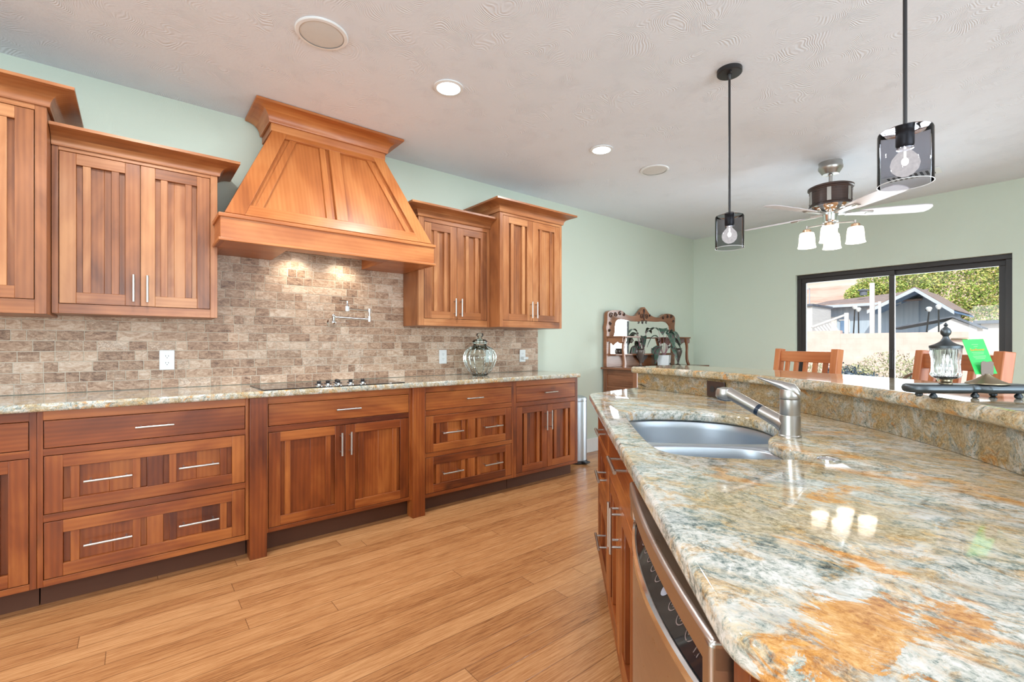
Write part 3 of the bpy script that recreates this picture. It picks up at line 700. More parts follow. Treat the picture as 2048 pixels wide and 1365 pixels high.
# dishwasher
def dishwasher():
    t = thing('dishwasher', 'stainless dishwasher with bowed door and black control strip in the island', 'dishwasher', isl(1.206, WF), IR)
    Wd = .650
    b = MB(); b.box(.004, Wd - .004, .031, .56, .10, .71); b.build('body', blackplastic, t)
    b = MB(); b.box(.004, Wd - .004, .07, .56, 0, .10); b.build('toe_kick', blackplastic, t)
    N = 24; bow = lambda u: .042 * (1 - (2 * u - 1) ** 2)
    X = lambda u: .006 + (Wd - .012) * u
    b = MB(); rs = []
    for i in range(N + 1):
        u = i / N; y = -.006 - bow(u) * .92
        rs.append([(X(u), y, .115), (X(u), y, .722), (X(u), y + .004, .728), (X(u), y + .012, .730), (X(u), .028, .730), (X(u), .028, .115)])
    b.rings(rs, g='z'); b.build('door', dwsteel, t, angle=30)
    b = MB(); rs = []
    for i in range(N + 1):
        u = i / N; y = -.006 - bow(u) * .92
        rs.append([(X(u), y - .002, .716), (X(u), y - .002, .7305), (X(u), y + .004, .7325), (X(u), y + .006, .716)])
    b.rings(rs, g='z'); b.build('door_edge_trim', chrome, t, angle=30)
    b = MB(); rs = []
    for i in range(N + 1):
        u = i / N; y = -.006 - bow(u) * .92
        rs.append([(X(u), y + .007, .7315), (X(u), .012, .784), (X(u), .027, .784), (X(u), .027, .7315)])
    b.rings(rs, g='z'); cp = b.build('control_panel', blackgloss, t, angle=30)
    # soft keys
    def pp(u, k, off=.0006):
        y0 = -.006 - bow(u) * .92 + .007
        return Vector((X(u), y0 + (.012 - y0) * k, .7315 + .0525 * k)) + Vector((0, -.8, .55)) * off
    legend = plain('key_legend', srgb(120, 104, 100), .5); litkey = plain('grey_key', srgb(150, 150, 160), .4)
    us = [.30, .36, .42, .48, .54, .61, .68, .74, .80]
    for q, u in enumerate(us):
        k = MB(); mm = 1 if q == 5 else 0
        n = 20; ring_o, ring_i = [], []
        for j in range(n):
            a = 2 * PI * j / n
            for rr, lst in ((1, ring_o), (.86, ring_i)):
                ca, sa = math.cos(a) * .019 * rr, math.sin(a) * .22 * rr
                lst.append(pp(u + ca, .47 + sa))
        if mm: k.rings([ring_o], cap0=True, cap1=False)
        else:
            k.rings([ring_o, ring_i], cap0=False, cap1=False)
            for e in (-.006, .004):
                k.rings([[pp(u + e, .38), pp(u + e + .004, .38), pp(u + e + .004, .56), pp(u + e, .56)]], cap0=True, cap1=False)
        k.build('key', litkey if mm else legend, cp)
    k = MB()
    for e in range(3):
        k.rings([[pp(.84 + e * .008, .25), pp(.843 + e * .008, .25), pp(.843 + e * .008, .5), pp(.84 + e * .008, .5)]], cap0=True, cap1=False)
    k.build('key_legend_lines', legend, cp)
    # handle: a thick squared bar with rounded returns
    b = MB(); rs = []
    path = []
    for i in range(25):
        u = i / 24; y = -.020 - .016 * (1 - (2 * u - 1) ** 2)
        path.append((X(u), y))
    th = .030
    for i, (x, y) in enumerate(path):
        rs.append([(x, y, .790), (x, y, .820), (x, y + .004, .825), (x, .012, .825), (x, .012, .785), (x, y + .004, .785)])
    b.rings(rs, g='x', smooth=True)
    b.box(X(0), X(0) + .03, -.018, .03, .735, .822); b.box(X(1) - .030, X(1), -.022, .03, .55, .821); b.box(X(0), X(1), .012, .03, .786, .872)
    b.build('handle', dwsteel, t, bevel=.005, seg=3)
dishwasher()
# end panel of the island between dishwasher and counter corner
t = thing('island_end_panel', 'cherry wood end panel of the island beside the dishwasher', 'panel', isl(.553, WF), IR)
b = MB(); b.box(0, .045, .002, .03, .0, .876, g='z'); b.box(.045, .14, .026, .032, 0, .876, g='z', tint=.1)
b.build('stile', cherry_base, t, bevel=.0015)
b = MB(); b.hexa([(.03, .034, 0), (.14, .034, 0), (.26, .18, 0), (.03, .18, 0), (.03, .034, .876), (.14, .034, .876), (.26, .18, .876), (.03, .18, .876)], g='z', tint=.2); b.build('side_board', cherry_base, t)

# island counter slab with the sink opening
CS, CW, RS = 1.4535, -1.152, 2.10        # centre and radius of the raised bar's arc in island axes
def arcpt(R, a): return (CS + R * math.sin(a), CW + R * math.cos(a))
A40 = math.radians(40)
poly = []
def rnd_corner(p, a, b, r=.03, n=5):
    p, a, b = Vector(p), Vector(a), Vector(b); da = (a - p).normalized() * r; db = (b - p).normalized() * r; out = []
    for i in range(n + 1):
        u = i / n; out.append(tuple((p + da) * (1 - u) ** 2 + p * 2 * u * (1 - u) + (p + db) * u ** 2))
    return out
c1, c2 = (2.472, .152), (.435, .152)
e1 = (2.86, .455); e2 = (.05, .455)
poly += rnd_corner(c1, e1, c2); poly += rnd_corner(c2, c1, e2)
poly += [e2]
for i in range(33): poly.append(arcpt(RS + .10, -A40 + 2 * A40 * i / 32))
poly += [e1]
def pw(pts): return [xy(s, w) for s, w in pts]
m = MB(); m.prism(pw(poly), .879, .914); islc = m.build('island_countertop', gran_island)
hole = [(1.62, .235), (1.755, .240), (1.80, .262), (1.832, .31), (1.845, .40), (1.835, .50), (1.805, .575), (1.745, .64), (1.65, .672), (1.56, .672), (1.47, .650), (1.40, .610), (1.345, .568), (1.30, .556), (1.21, .553), (1.175, .562), (1.15, .580), (1.125, .577), (1.108, .555), (1.10, .50), (1.098, .40), (1.105, .32), (1.13, .265), (1.18, .240), (1.30, .232), (1.45, .232)]
def smooth_loop(pts, k=3):
    for _ in range(k):
        out = []
        for i in range(len(pts)):
            a, b = Vector(pts[i]), Vector(pts[(i + 1) % len(pts)]); out += [tuple(a * .75 + b * .25), tuple(a * .25 + b * .75)]
        pts = out
    return pts
hl = smooth_loop(hole, 2)
cm = MB(); cm.prism(pw(hl), .8, 1.0); cut = cm.build('cut', gran_island)
boolean_cut(islc, [cut])
bv = islc.modifiers.new('bevel', 'BEVEL'); bv.width = .010; bv.segments = 4; bv.limit_method = 'ANGLE'; bv.angle_limit = math.radians(50)
tag(islc, 'large polished granite island countertop with rust and blue grey patches around the sink', 'countertop')

# sink
def sink():
    t = thing('sink', 'undermount stainless steel double bowl sink in the island', 'sink', (0, 0, .878))
    big = smooth_loop([(1.44, .24), (1.60, .236), (1.75, .242), (1.82, .28), (1.855, .36), (1.857, .48), (1.83, .58), (1.76, .655), (1.65, .685), (1.54, .68), (1.45, .64), (1.428, .56), (1.425, .40), (1.425, .28)], 2)
    small = smooth_loop([(1.375, .245), (1.39, .29), (1.39, .45), (1.375, .54), (1.32, .575), (1.20, .585), (1.12, .575), (1.088, .53), (1.08, .40), (1.09, .28), (1.14, .24), (1.25, .235)], 2)
    for nm, lp, dep in (('large_bowl', big, .20), ('small_bowl', small, .15)):
        c = Vector((sum(p[0] for p in lp) / len(lp), sum(p[1] for p in lp) / len(lp)))
        def ring(k, z): return [tuple(list(xy(*(c + (Vector(p) - c) * k))) + [z]) for p in lp]
        b = MB(); rs = [ring(1.0, -.001), ring(.985, -.006), ring(.975, -.03), ring(.955, -dep * .8), ring(.93, -dep * .93), ring(.86, -dep), ring(.15, -dep - .004), ring(.08, -dep - .006)]
        b.rings(rs, cap0=False, cap1=True)
        for f in b.bm.faces: f.normal_flip()
        o = b.build(nm, steel, t, angle=60)
        sd = o.modifiers.new('shell', 'SOLIDIFY'); sd.thickness = .002; sd.offset = -1
        d = MB(); cxy = xy(*c); d.lathe([(.0, -dep - .003), (.030, -dep - .003), (.040, -dep + .001)], (cxy[0], cxy[1], 0), 24, cap0=False, cap1=False); d.build('drain', chrome, o)
    # flange around and between the bowls
    b = MB(); outer = [tuple(Vector((1.47, .45)) + (Vector(p) - Vector((1.47, .45))) * 1.10) for p in hl]
    b.prism(pw(outer), -.004, -.001); fl = b.build('flange', steel, t)
    cs = []
    fl.parent = None
    for lp in (big, small):
        q = MB(); q.prism(pw(lp), -.2, .2); cs.append(q.build('cut', steel))
    boolean_cut(fl, cs); fl.parent = t
sink()

# island faucet
t = thing('kitchen_faucet', 'brushed single lever pull out faucet beside the island sink', 'faucet', isl(1.372, .640, .914))
F0 = Vector(isl(1.372, .640, .914)); 
m = MB(); m.lathe([(.0285, 0), (.0285, .004), (.0270, .006), (.0262, .060), (.0255, .0605), (.0255, .0612), (.0258, .062), (.0250, .104)], (0, 0, 0), 36); m.build('body', nickel, t)
tip = Vector(isl(1.53, .530, 1.019)) - F0; rt = Vector((tip.x, tip.y, 0)).normalized()
base = rt * .012 + Vector((0, 0, .030))
m = MB(); m.tube([base, base + (tip - base) * .12, base + (tip - base) * .40], [.026, .0195, .0180], 20)
m.tube([base + (tip - base) * .40, base + (tip - base) * .46], .0183, 20, m=1); m.tube([base + (tip - base) * .46, base + (tip - base) * .9, tip], [.0180, .0178, .0190], 20); m.build('spout', [nickel, plain('dark_blue_ring', srgb(24, 40, 58), .3)], t)
hd = tip + rt * .012
m = MB(); dn = (Vector((0, 0, -1)) + rt * .18).normalized()
m.tube([hd + Vector((0, 0, .016)), hd + Vector((0, 0, .012)), hd, hd + dn * .016, hd + dn * .020], [.010, .024, .0275, .0262, .023], 22, m=0); m.tube([hd + dn * .020, hd + dn * .024], [.023, .019], 22, m=1); m.build('spray_head', [nickel, plain('dark_blue_grey_rubber', srgb(60, 76, 92), .5)], t)
# lever: loft from the cap to a thin tip
m = MB(); lv = (RV * -1 + FV * .15).normalized(); lv = (lv * .75 + rt * .6).normalized(); sd = Vector((-lv.y, lv.x, 0))
rs = []
for (d_, z_, hw, hh) in ((-.026, .108, .010, .002), (-.025, .118, .020, .012), (-.012, .128, .0245, .0195), (.006, .135, .0235, .0165), (.022, .143, .019, .0125), (.042, .150, .0145, .008), (.062, .157, .011, .0045), (.078, .162, .008, .003), (.082, .163, .004, .0015)):
    c = lv * d_ + Vector((0, 0, z_))
    rs.append([c + sd * hw * math.cos(2 * PI * j / 20) + Vector((0, 0, 1)) * hh * math.sin(2 * PI * j / 20) for j in range(20)])
m.rings(rs); m.lathe([(.0255, .1055), (.0262, .108), (.0262, .122), (.0225, .134)], (0, 0, 0), 36); m.build('lever_handle', nickel, t, angle=60)
# small chrome button
m = MB(); m.lathe([(.0225, 0), (.0225, .003), (.018, .005), (.0165, .0045), (.014, .006), (.002, .0065)], (0, 0, 0), 32)
o = m.build('air_switch_button', chrome, loc=isl(1.102, .596, .9142)); tag(o, 'small round chrome button on the island granite below the faucet', 'button')

# raised bar
def arc_prism(b, R0, R1, a0, a1, z0, z1, n=48, **k):
    pts = [arcpt(R0, a0 + (a1 - a0) * i / n) for i in range(n + 1)] + [arcpt(R1, a1 + (a0 - a1) * i / n) for i in range(n + 1)]
    return b.prism(pw(pts), z0, z1, **k)
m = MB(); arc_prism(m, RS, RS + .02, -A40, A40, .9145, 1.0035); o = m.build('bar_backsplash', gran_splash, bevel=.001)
tag(o, 'curved golden granite riser between the island counter and the raised bar', 'backsplash')
m = MB(); arc_prism(m, RS + .021, RS + .14, -A40, A40, .9145, 1.0035); arc_prism(m, RS + .105, RS + .14, -A40, A40, 0, .9143); o = m.build('bar_knee_wall', wall_m)
tag(o, 'curved green painted knee wall carrying the raised bar', 'partition')
m = MB(); A41 = math.radians(40.95); arc_prism(m, RS - .025, 2.50, -A41, A41, 1.004, 1.042, n=64); o = m.build('bar_countertop', gran_bar, bevel=.014, seg=4)
tag(o, 'curved raised granite bar top in front of the stools', 'countertop')
# dark outlet on the riser
aa = math.asin((2.33 - CS) / RS); p = arcpt(RS - .0072, aa)
t = thing('bar_outlet', 'dark brown outlet plate on the granite riser behind the faucet head', 'outlet', isl(p[0], p[1], .956), 0)
nrm = Vector((xy(math.sin(aa), math.cos(aa)) + (0,))); t.rotation_euler = (0, 0, math.atan2(nrm.y, nrm.x) + PI / 2 + PI)
b = MB(); b.box(-.058, .058, -.001, .006, -.0375, .0375); b.build('cover_plate', darkbrown, t, bevel=.002)
for s in (-1, 1):
    b = MB(); b.lathe([(.016, .006), (.016, .0075)], (s * .02, 0, 0), 20, axis='y'); b.build('receptacle', blackplastic, t)
t.rotation_euler[2] = math.atan2(nrm.y, nrm.x) + PI / 2

# ------------------------------------------------------------------ things on the bar
tc = Vector((1.568, .181, 1.042)); td = Vector((.76, -.65, 0)).normalized()
TA = math.atan2(td.y, td.x)
t = thing('serving_tray', 'long low dark pewter tray on ball feet, standing on the bar', 'tray', tc, TA)
m = MB(); pts = []
for i in range(13):
    a = PI / 2 + PI * i / 12; pts.append((-.105 + .037 * math.cos(a), .037 * math.sin(a)))
pts += [(-.04, -.037), (-.012, -.037), (-.004, -.028), (.0, -.022), (.008, -.018), (.018, -.022), (.024, -.032), (.03, -.037)]
for i in range(13):
    a = -PI / 2 + PI * i / 12; pts.append((.105 + .037 * math.cos(a), .037 * math.sin(a)))
pts += [(.03, .037), (.0, .028), (-.03, .037)]
m.prism(pts, .0125, .0335); m.build('tray_body', pewter, t, bevel=.009, seg=4)
m = None
for (fx, fy) in ((-.098, -.026), (.012, -.012), (.10, -.026), (-.09, .024), (.09, .024)):
    m = MB(); m.lathe([(.004, .0), (.0075, .003), (.008, .007), (.004, .0128)], (fx, fy, 0), 16); m.build('foot', pewter, t)
jp = tc + td * -.046 + Vector((0, 0, .0337))
t = thing('candy_jar', 'small fluted crystal jar with a pointed grey metal lid on the tray', 'jar', jp)
m = MB(); m.lathe([(.013, 0), (.013, .002), (.009, .006), (.009, .010), (.017, .012)], (0, 0, 0), 28); m.build('pedestal', bronze, t)
m = MB(); po = [(.010, .0125), (.020, .0135), (.026, .017), (.0285, .022), (.0265, .028), (.0255, .045), (.0268, .060), (.0272, .062), (.0285, .075), (.0295, .0865)]
m.lathe(po, (0, 0, 0), 96, cap0=True, cap1=False, flute=(24, .09, [0, .4, 1, 1, 1, 1, .6, .2, 1, .3]))
m.lathe([(.005, .018), (.020, .020), (.023, .030), (.0225, .060), (.025, .0865)], (0, 0, 0), 48, cap0=True, cap1=False)
m.build('crystal_body', jar_glass if False else cut_glass, t)
m = MB(); m.lathe([(.0310, .086), (.0315, .092), (.0300, .093), (.020, .097), (.011, .103), (.0065, .111), (.0055, .115), (.0065, .117), (.0095, .121), (.0105, .127), (.0085, .133), (.004, .137), (.0025, .140), (.0048, .1425), (.003, .145), (.001, .149)], (0, 0, 0), 36); m.build('lid', pewter, t)
hp = tc + td * .052 + Vector((0, 0, .0337))
t = thing('card_holder', 'aged brass card clip on a flared foot on the tray', 'card holder', hp)
m = MB(); m.lathe([(.040, 0), (.039, .0025), (.026, .008), (.016, .0145), (.0075, .021), (.006, .024)], (0, 0, 0), 36); m.build('foot', bronze, t)
vdir = RV.copy(); m = MB()
for off, mm in ((-.0035, 0),):
    pts = [(-.0145, .021), (.0145, .021), (.0155, .030), (.0155, .052), (.010, .0555), (.0, .053), (-.010, .0555), (-.0155, .052), (-.0155, .030)]
    m.prism(pts, -.0012, 0, axis='y')
m.move(Matrix.Rotation(math.atan2(RV.y, RV.x), 4, 'Z')); o = m.build('clip', plain('brown_patina', srgb(104, 88, 74), .5), t, bevel=.0005); 
# the card, tilted
card_m = plain('green_card_stock', srgb(52, 186, 88), .25)
cd = thing('business_card', 'green card with orange lettering standing tilted in the brass clip', 'card', hp + Vector((0, 0, .0255)) + FV * .002)
b = MB(); b.box(-.0265, .0265, 0, .0006, -.002, .0885); b.build('card', card_m, cd)
def text(body, size, x, z, mat, parent, y=-.0004, name='lettering', ext=.0001):
    cu = bpy.data.curves.new(name, 'FONT'); cu.body = body; cu.size = size; cu.align_x = 'CENTER'; cu.extrude = ext
    tmp = bpy.data.objects.new(name, cu); C.objects.link(tmp); bpy.context.view_layer.update()
    me = bpy.data.meshes.new_from_object(tmp.evaluated_get(bpy.context.evaluated_depsgraph_get())); bpy.data.objects.remove(tmp)
    me.materials.clear(); me.materials.append(mat)
    o = bpy.data.objects.new(name, me); C.objects.link(o); o.parent = parent; o.location = (x, y, z); o.rotation_euler = (PI / 2, 0, 0); return o
orange = plain('orange_ink', srgb(226, 140, 40), .5); pale = plain('pale_ink', srgb(170, 226, 150), .5)
text('Sunflower', .0088, .001, .058, orange, cd)
b = MB()
for (z_, w_) in ((.074, .016), (.0685, .010), (.0535, .030), (.0495, .026), (.0440, .032), (.0405, .030), (.0370, .024)):
    b.box(-w_ / 2, w_ / 2, -.0003, .0, z_, z_ + .0007)
b.build('small_print', pale, cd)
cd.rotation_mode = 'XYZ'; cd.rotation_euler = (math.radians(-20), math.radians(-2), math.atan2(RV.y, RV.x))

# ------------------------------------------------------------------ pendants
rim_m = plain('painted_edge_highlight', srgb(214, 214, 218), .08)  # opaque pale colour paints in the highlight along the glass rim
def pendant(loc, label):
    t = thing('pendant_light', label, 'pendant light', (loc[0], loc[1], CE), 0, None)
    b = MB(); b.lathe([(.062, 0), (.062, -.020), (.058, -.024), (.012, -.026), (.008, -.05), (.004, -.055)], (0, 0, 0), 36); b.build('ceiling_canopy', blackmetal, t)
    for a in (.6, .6 + PI):
        b = MB(); b.lathe([(.006, -.024), (.006, -.031), (.003, -.033)], (.036 * math.cos(a), .036 * math.sin(a), 0), 12); b.build('screw', blackmetal, t)
    b = MB(); b.tube([(0, 0, -.05), (0, 0, -.775)], .0058, 12); b.build('rod', blackmetal, t)
    b = MB(); b.lathe([(.022, -.757), (.0235, -.76), (.0235, -.820), (.020, -.826)], (0, 0, 0), 28); b.build('socket', blackmetal, t)
    R_ = .0705; z1, z0 = -.772, -.944
    b = MB(); b.lathe([(.024, z1), (R_ - .008, z1), (R_ - .002, z1 - .003), (R_, z1 - .010), (R_, z0)], (0, 0, 0), 64, cap0=False, cap1=False)
    o = b.build('smoked_shade', smoke_glass, t)
    b = MB(); b.lathe([(R_ - .0015, z0 + .0008), (R_ - .0005, z0 - .0006), (R_ + .0008, z0 - .0004), (R_ + .0008, z0 + .0014)], (0, 0, 0), 64, cap0=False, cap1=False); b.build('shade_rim', rim_m, o)
    b = MB(); b.lathe([(.013, -.826), (.013, -.836), (.022, -.846), (.034, -.862), (.038, -.880), (.034, -.898), (.022, -.912), (.010, -.918), (.001, -.919)], (0, 0, 0), 32, cap0=False); bl = b.build('globe_bulb', lit_bulb, t, angle=85)
    b = MB(); b.lathe([(.013, -.822), (.0225, -.829), (.0225, -.832), (.013, -.834)], (0, 0, 0), 24); b.build('bulb_collar', chrome, bl)
    b = MB(); b.tube([(0, 0, -.84), (0, 0, -.858)], .003, 8, m=0)
    b.sphere((0, 0, -.872), .0095, 8, 1.3); b.build('filament', bulb_glow, bl)
    return t
P1 = (2.442, 1.18); P2 = (1.906, .358)
p = pendant(P1, 'smoked glass pendant light on a black rod, farther of the two over the bar')
q = copy_tree(p); q.location = (P2[0], P2[1], CE); q['label'] = 'smoked glass pendant light nearer the camera, at the right edge over the bar'

# ------------------------------------------------------------------ ceiling fan
def fan():
    FX = LD(2.54, 3.70); t = thing('ceiling_fan', 'ceiling fan with five pale blades and a cluster of four lit glass shades', 'ceiling fan', (FX.x, FX.y, CE), -math.radians(90) + AX)
    z = lambda a: a - CE
    b = MB(); b.lathe([(.080, 0), (.080, z(2.600)), (.084, z(2.59)), (.084, z(2.575)), (.074, z(2.56)), (.055, z(2.530)), (.018, z(2.526)), (.016, z(2.52))], (0, 0, 0), 40); b.build('ceiling_canopy', nickel, t)
    b = MB(); b.tube([(0, 0, z(2.53)), (0, 0, z(2.43))], .013, 16); b.build('downrod', nickel, t)
    b = MB(); b.lathe([(.02, z(2.436)), (.140, z(2.434)), (.156, z(2.426)), (.156, z(2.414)), (.148, z(2.410)), (.148, z(2.404)), (.143, z(2.398)), (.143, z(2.290)), (.149, z(2.284)), (.149, z(2.270)), (.02, z(2.270))], (0, 0, 0), 64); mo = b.build('motor_housing', darkwood, t)
    for k in range(6):
        a = k * PI / 3 - math.radians(128); b = MB(); b.box(.1425, .1475, -.014, .014, z(2.292), z(2.396)); b.move(Matrix.Rotation(a, 4, 'Z')); b.build('metal_divider', nickel, mo, bevel=.001)
        b = MB()
        for j in range(9):
            aa = a + PI / 3 * (.16 + .68 * j / 8)
            if j < 8:
                ab = a + PI / 3 * (.16 + .68 * (j + 1) / 8)
                for (za, zb2) in ((2.300, 2.305), (2.384, 2.389)):
                    b.hexa([(r_ * math.cos(x_), r_ * math.sin(x_), z(zz)) for zz in (za, zb2) for r_, x_ in ((.1425, aa), (.146, aa), (.146, ab), (.1425, ab))])
        b.build('panel_molding', darkwood, mo)
    b = MB(); b.lathe([(.146, z(2.2695)), (.140, z(2.258)), (.110, z(2.238)), (.075, z(2.226)), (.055, z(2.222)), (.050, z(2.16)), (.046, z(2.15)), (.040, z(2.146)), (.040, z(2.128)), (.030, z(2.120)), (.012, z(2.112)), (.002, z(2.110))], (0, 0, 0), 48); b.build('lower_housing', chrome, t)
    blade_m = wood('pale_blade_finish', srgb(188, 184, 190), srgb(206, 203, 210), srgb(222, 220, 226), knots=False, rough=.35)
    for k in range(5):
        a = math.radians(-16 - 72 * k)
        pts = [(.195, -.040), (.24, -.055), (.45, -.066), (.60, -.068), (.645, -.058), (.662, -.030), (.665, .0), (.662, .030), (.645, .058), (.60, .068), (.45, .066), (.24, .055), (.195, .040), (.180, 0)]
        b = MB(); b.prism(pts, -.003, .003); b.move(Matrix.Translation((0, 0, z(2.213))) @ Matrix.Rotation(a, 4, 'Z') @ Matrix.Rotation(math.radians(-11), 4, 'X')); bl = b.build('blade', blade_m, t, bevel=.001)
        b = MB(); b.prism([(.10, -.018), (.20, -.030), (.285, -.020), (.285, .020), (.20, .030), (.10, .018)], -.009, -.003); b.box(.05, .14, -.012, .012, -.006, .012); b.box(.235, .285, -.012, .012, -.014, -.009)
        b.move(Matrix.Translation((0, 0, z(2.213))) @ Matrix.Rotation(a, 4, 'Z') @ Matrix.Rotation(math.radians(-11), 4, 'X')); b.build('blade_iron', nickel, bl, bevel=.001)
    for k in range(4):
        a = math.radians(-128 + 90 * k); r = .16; cx, cy = r * math.cos(a), r * math.sin(a)
        b = MB(); b.tube([(.03 * math.cos(a), .03 * math.sin(a), z(2.140)), (cx, cy, z(2.132))], .0055, 10); b.lathe([(.008, z(2.142)), (.008, z(2.118)), (.012, z(2.116))], (cx, cy, 0), 16); ar = b.build('light_arm', nickel, t)
        b = MB(); b.lathe([(.012, z(2.118)), (.026, z(2.112)), (.030, z(2.108)), (.030, z(2.084)), (.026, z(2.080))], (cx, cy, 0), 28); b.build('socket_cup', copper, ar)
        b = MB(); b.lathe([(.020, z(2.088)), (.046, z(2.086)), (.051, z(2.080)), (.0555, z(2.05)), (.060, z(1.985)), (.066, z(1.965)), (.063, z(1.966)), (.057, z(1.985)), (.052, z(2.05)), (.048, z(2.080))], (cx, cy, 0), 40, cap0=False, cap1=False); b.build('glass_shade', shade_glow, ar)
        lamp('fan_bulb_light', 'POINT', (cx, cy, z(2.01)), (0, 0, 0), 5, (1, .86, .68), t, shadow_soft_size=.03)
fan()

# recessed cans and speakers
def can(x, y, label, group=None, power=16):
    t = thing('recessed_ceiling_light', label, 'ceiling light', (x, y, CE), 0, group)
    b = MB(); b.lathe([(.066, -.0005), (.083, -.0005), (.083, -.006), (.066, -.009)], (0, 0, 0), 48, cap0=False, cap1=False); b.build('trim_ring', white_pl, t)
    b = MB(); b.lathe([(.0665, -.0065), (.0665, -.002)], (0, 0, 0), 40); b.build('lens', can_glow, t)
    lamp('recessed_lamp', 'AREA', (0, 0, -.012), (0, 0, 0), power, (.93, .97, 1), t, shape='DISK', size=.13)
    return t
cn = can(1.376, 2.262, 'lit round recessed ceiling light nearer the range hood')
def can_copy(x, y, label, group=None):
    c = copy_tree(cn); c.location = (x, y, CE); c['label'] = label
    if group: c['group'] = group
can_copy(2.695, 2.260, 'lit round recessed ceiling light in the middle of the photo, farther from the range hood')
for (x, y) in ((.05, 2.26), (-1.3, 2.26), (-.6, .3), (-2.4, .3), (1.0, -1.6), (3.4, -1.6), (-1.6, -1.6), (4.7, 2.26)):
    if (x, y) == (4.7, 2.26): continue
    can_copy(x, y, 'recessed ceiling light above and behind the camera', 'recessed lights out of the photo')
def speaker(x, y, label):
    t = thing('ceiling_speaker', label, 'speaker', (x, y, CE))
    b = MB(); b.lathe([(.098, -.0005), (.116, -.0005), (.116, -.004), (.112, -.008), (.098, -.009)], (0, 0, 0), 48, cap0=False, cap1=False); b.build('bezel', white_pl, t)
    b = MB(); b.lathe([(.0975, -.0005), (.0975, -.006), (.08, -.0075), (.002, -.008)], (0, 0, 0), 48); b.build('grille', plain('speaker_grille', srgb(214, 216, 214), .7), t); return t
sp = speaker(.678, 2.243, 'round white in-ceiling speaker at the top left')
sq = copy_tree(sp); sq.location = (3.352, 2.247, CE); sq['label'] = 'round white in-ceiling speaker right of the ceiling lights'
t = thing('ceiling_vent', 'white ceiling air vent behind the near pendant', 'vent', (5.165, .93, CE), math.radians(2))
b = MB(); b.box(-.09, .09, -.19, .19, -.008, -.0005, m=0); b.build('vent_frame', white_pl, t, bevel=.002)
for k in range(9):
    b = MB(); b.box(-.065, .065, -.152 + k * .036, -.134 + k * .036, -.0095, -.0081); b.build('slat', blackplastic if k % 2 == 0 else darkbrown, t)

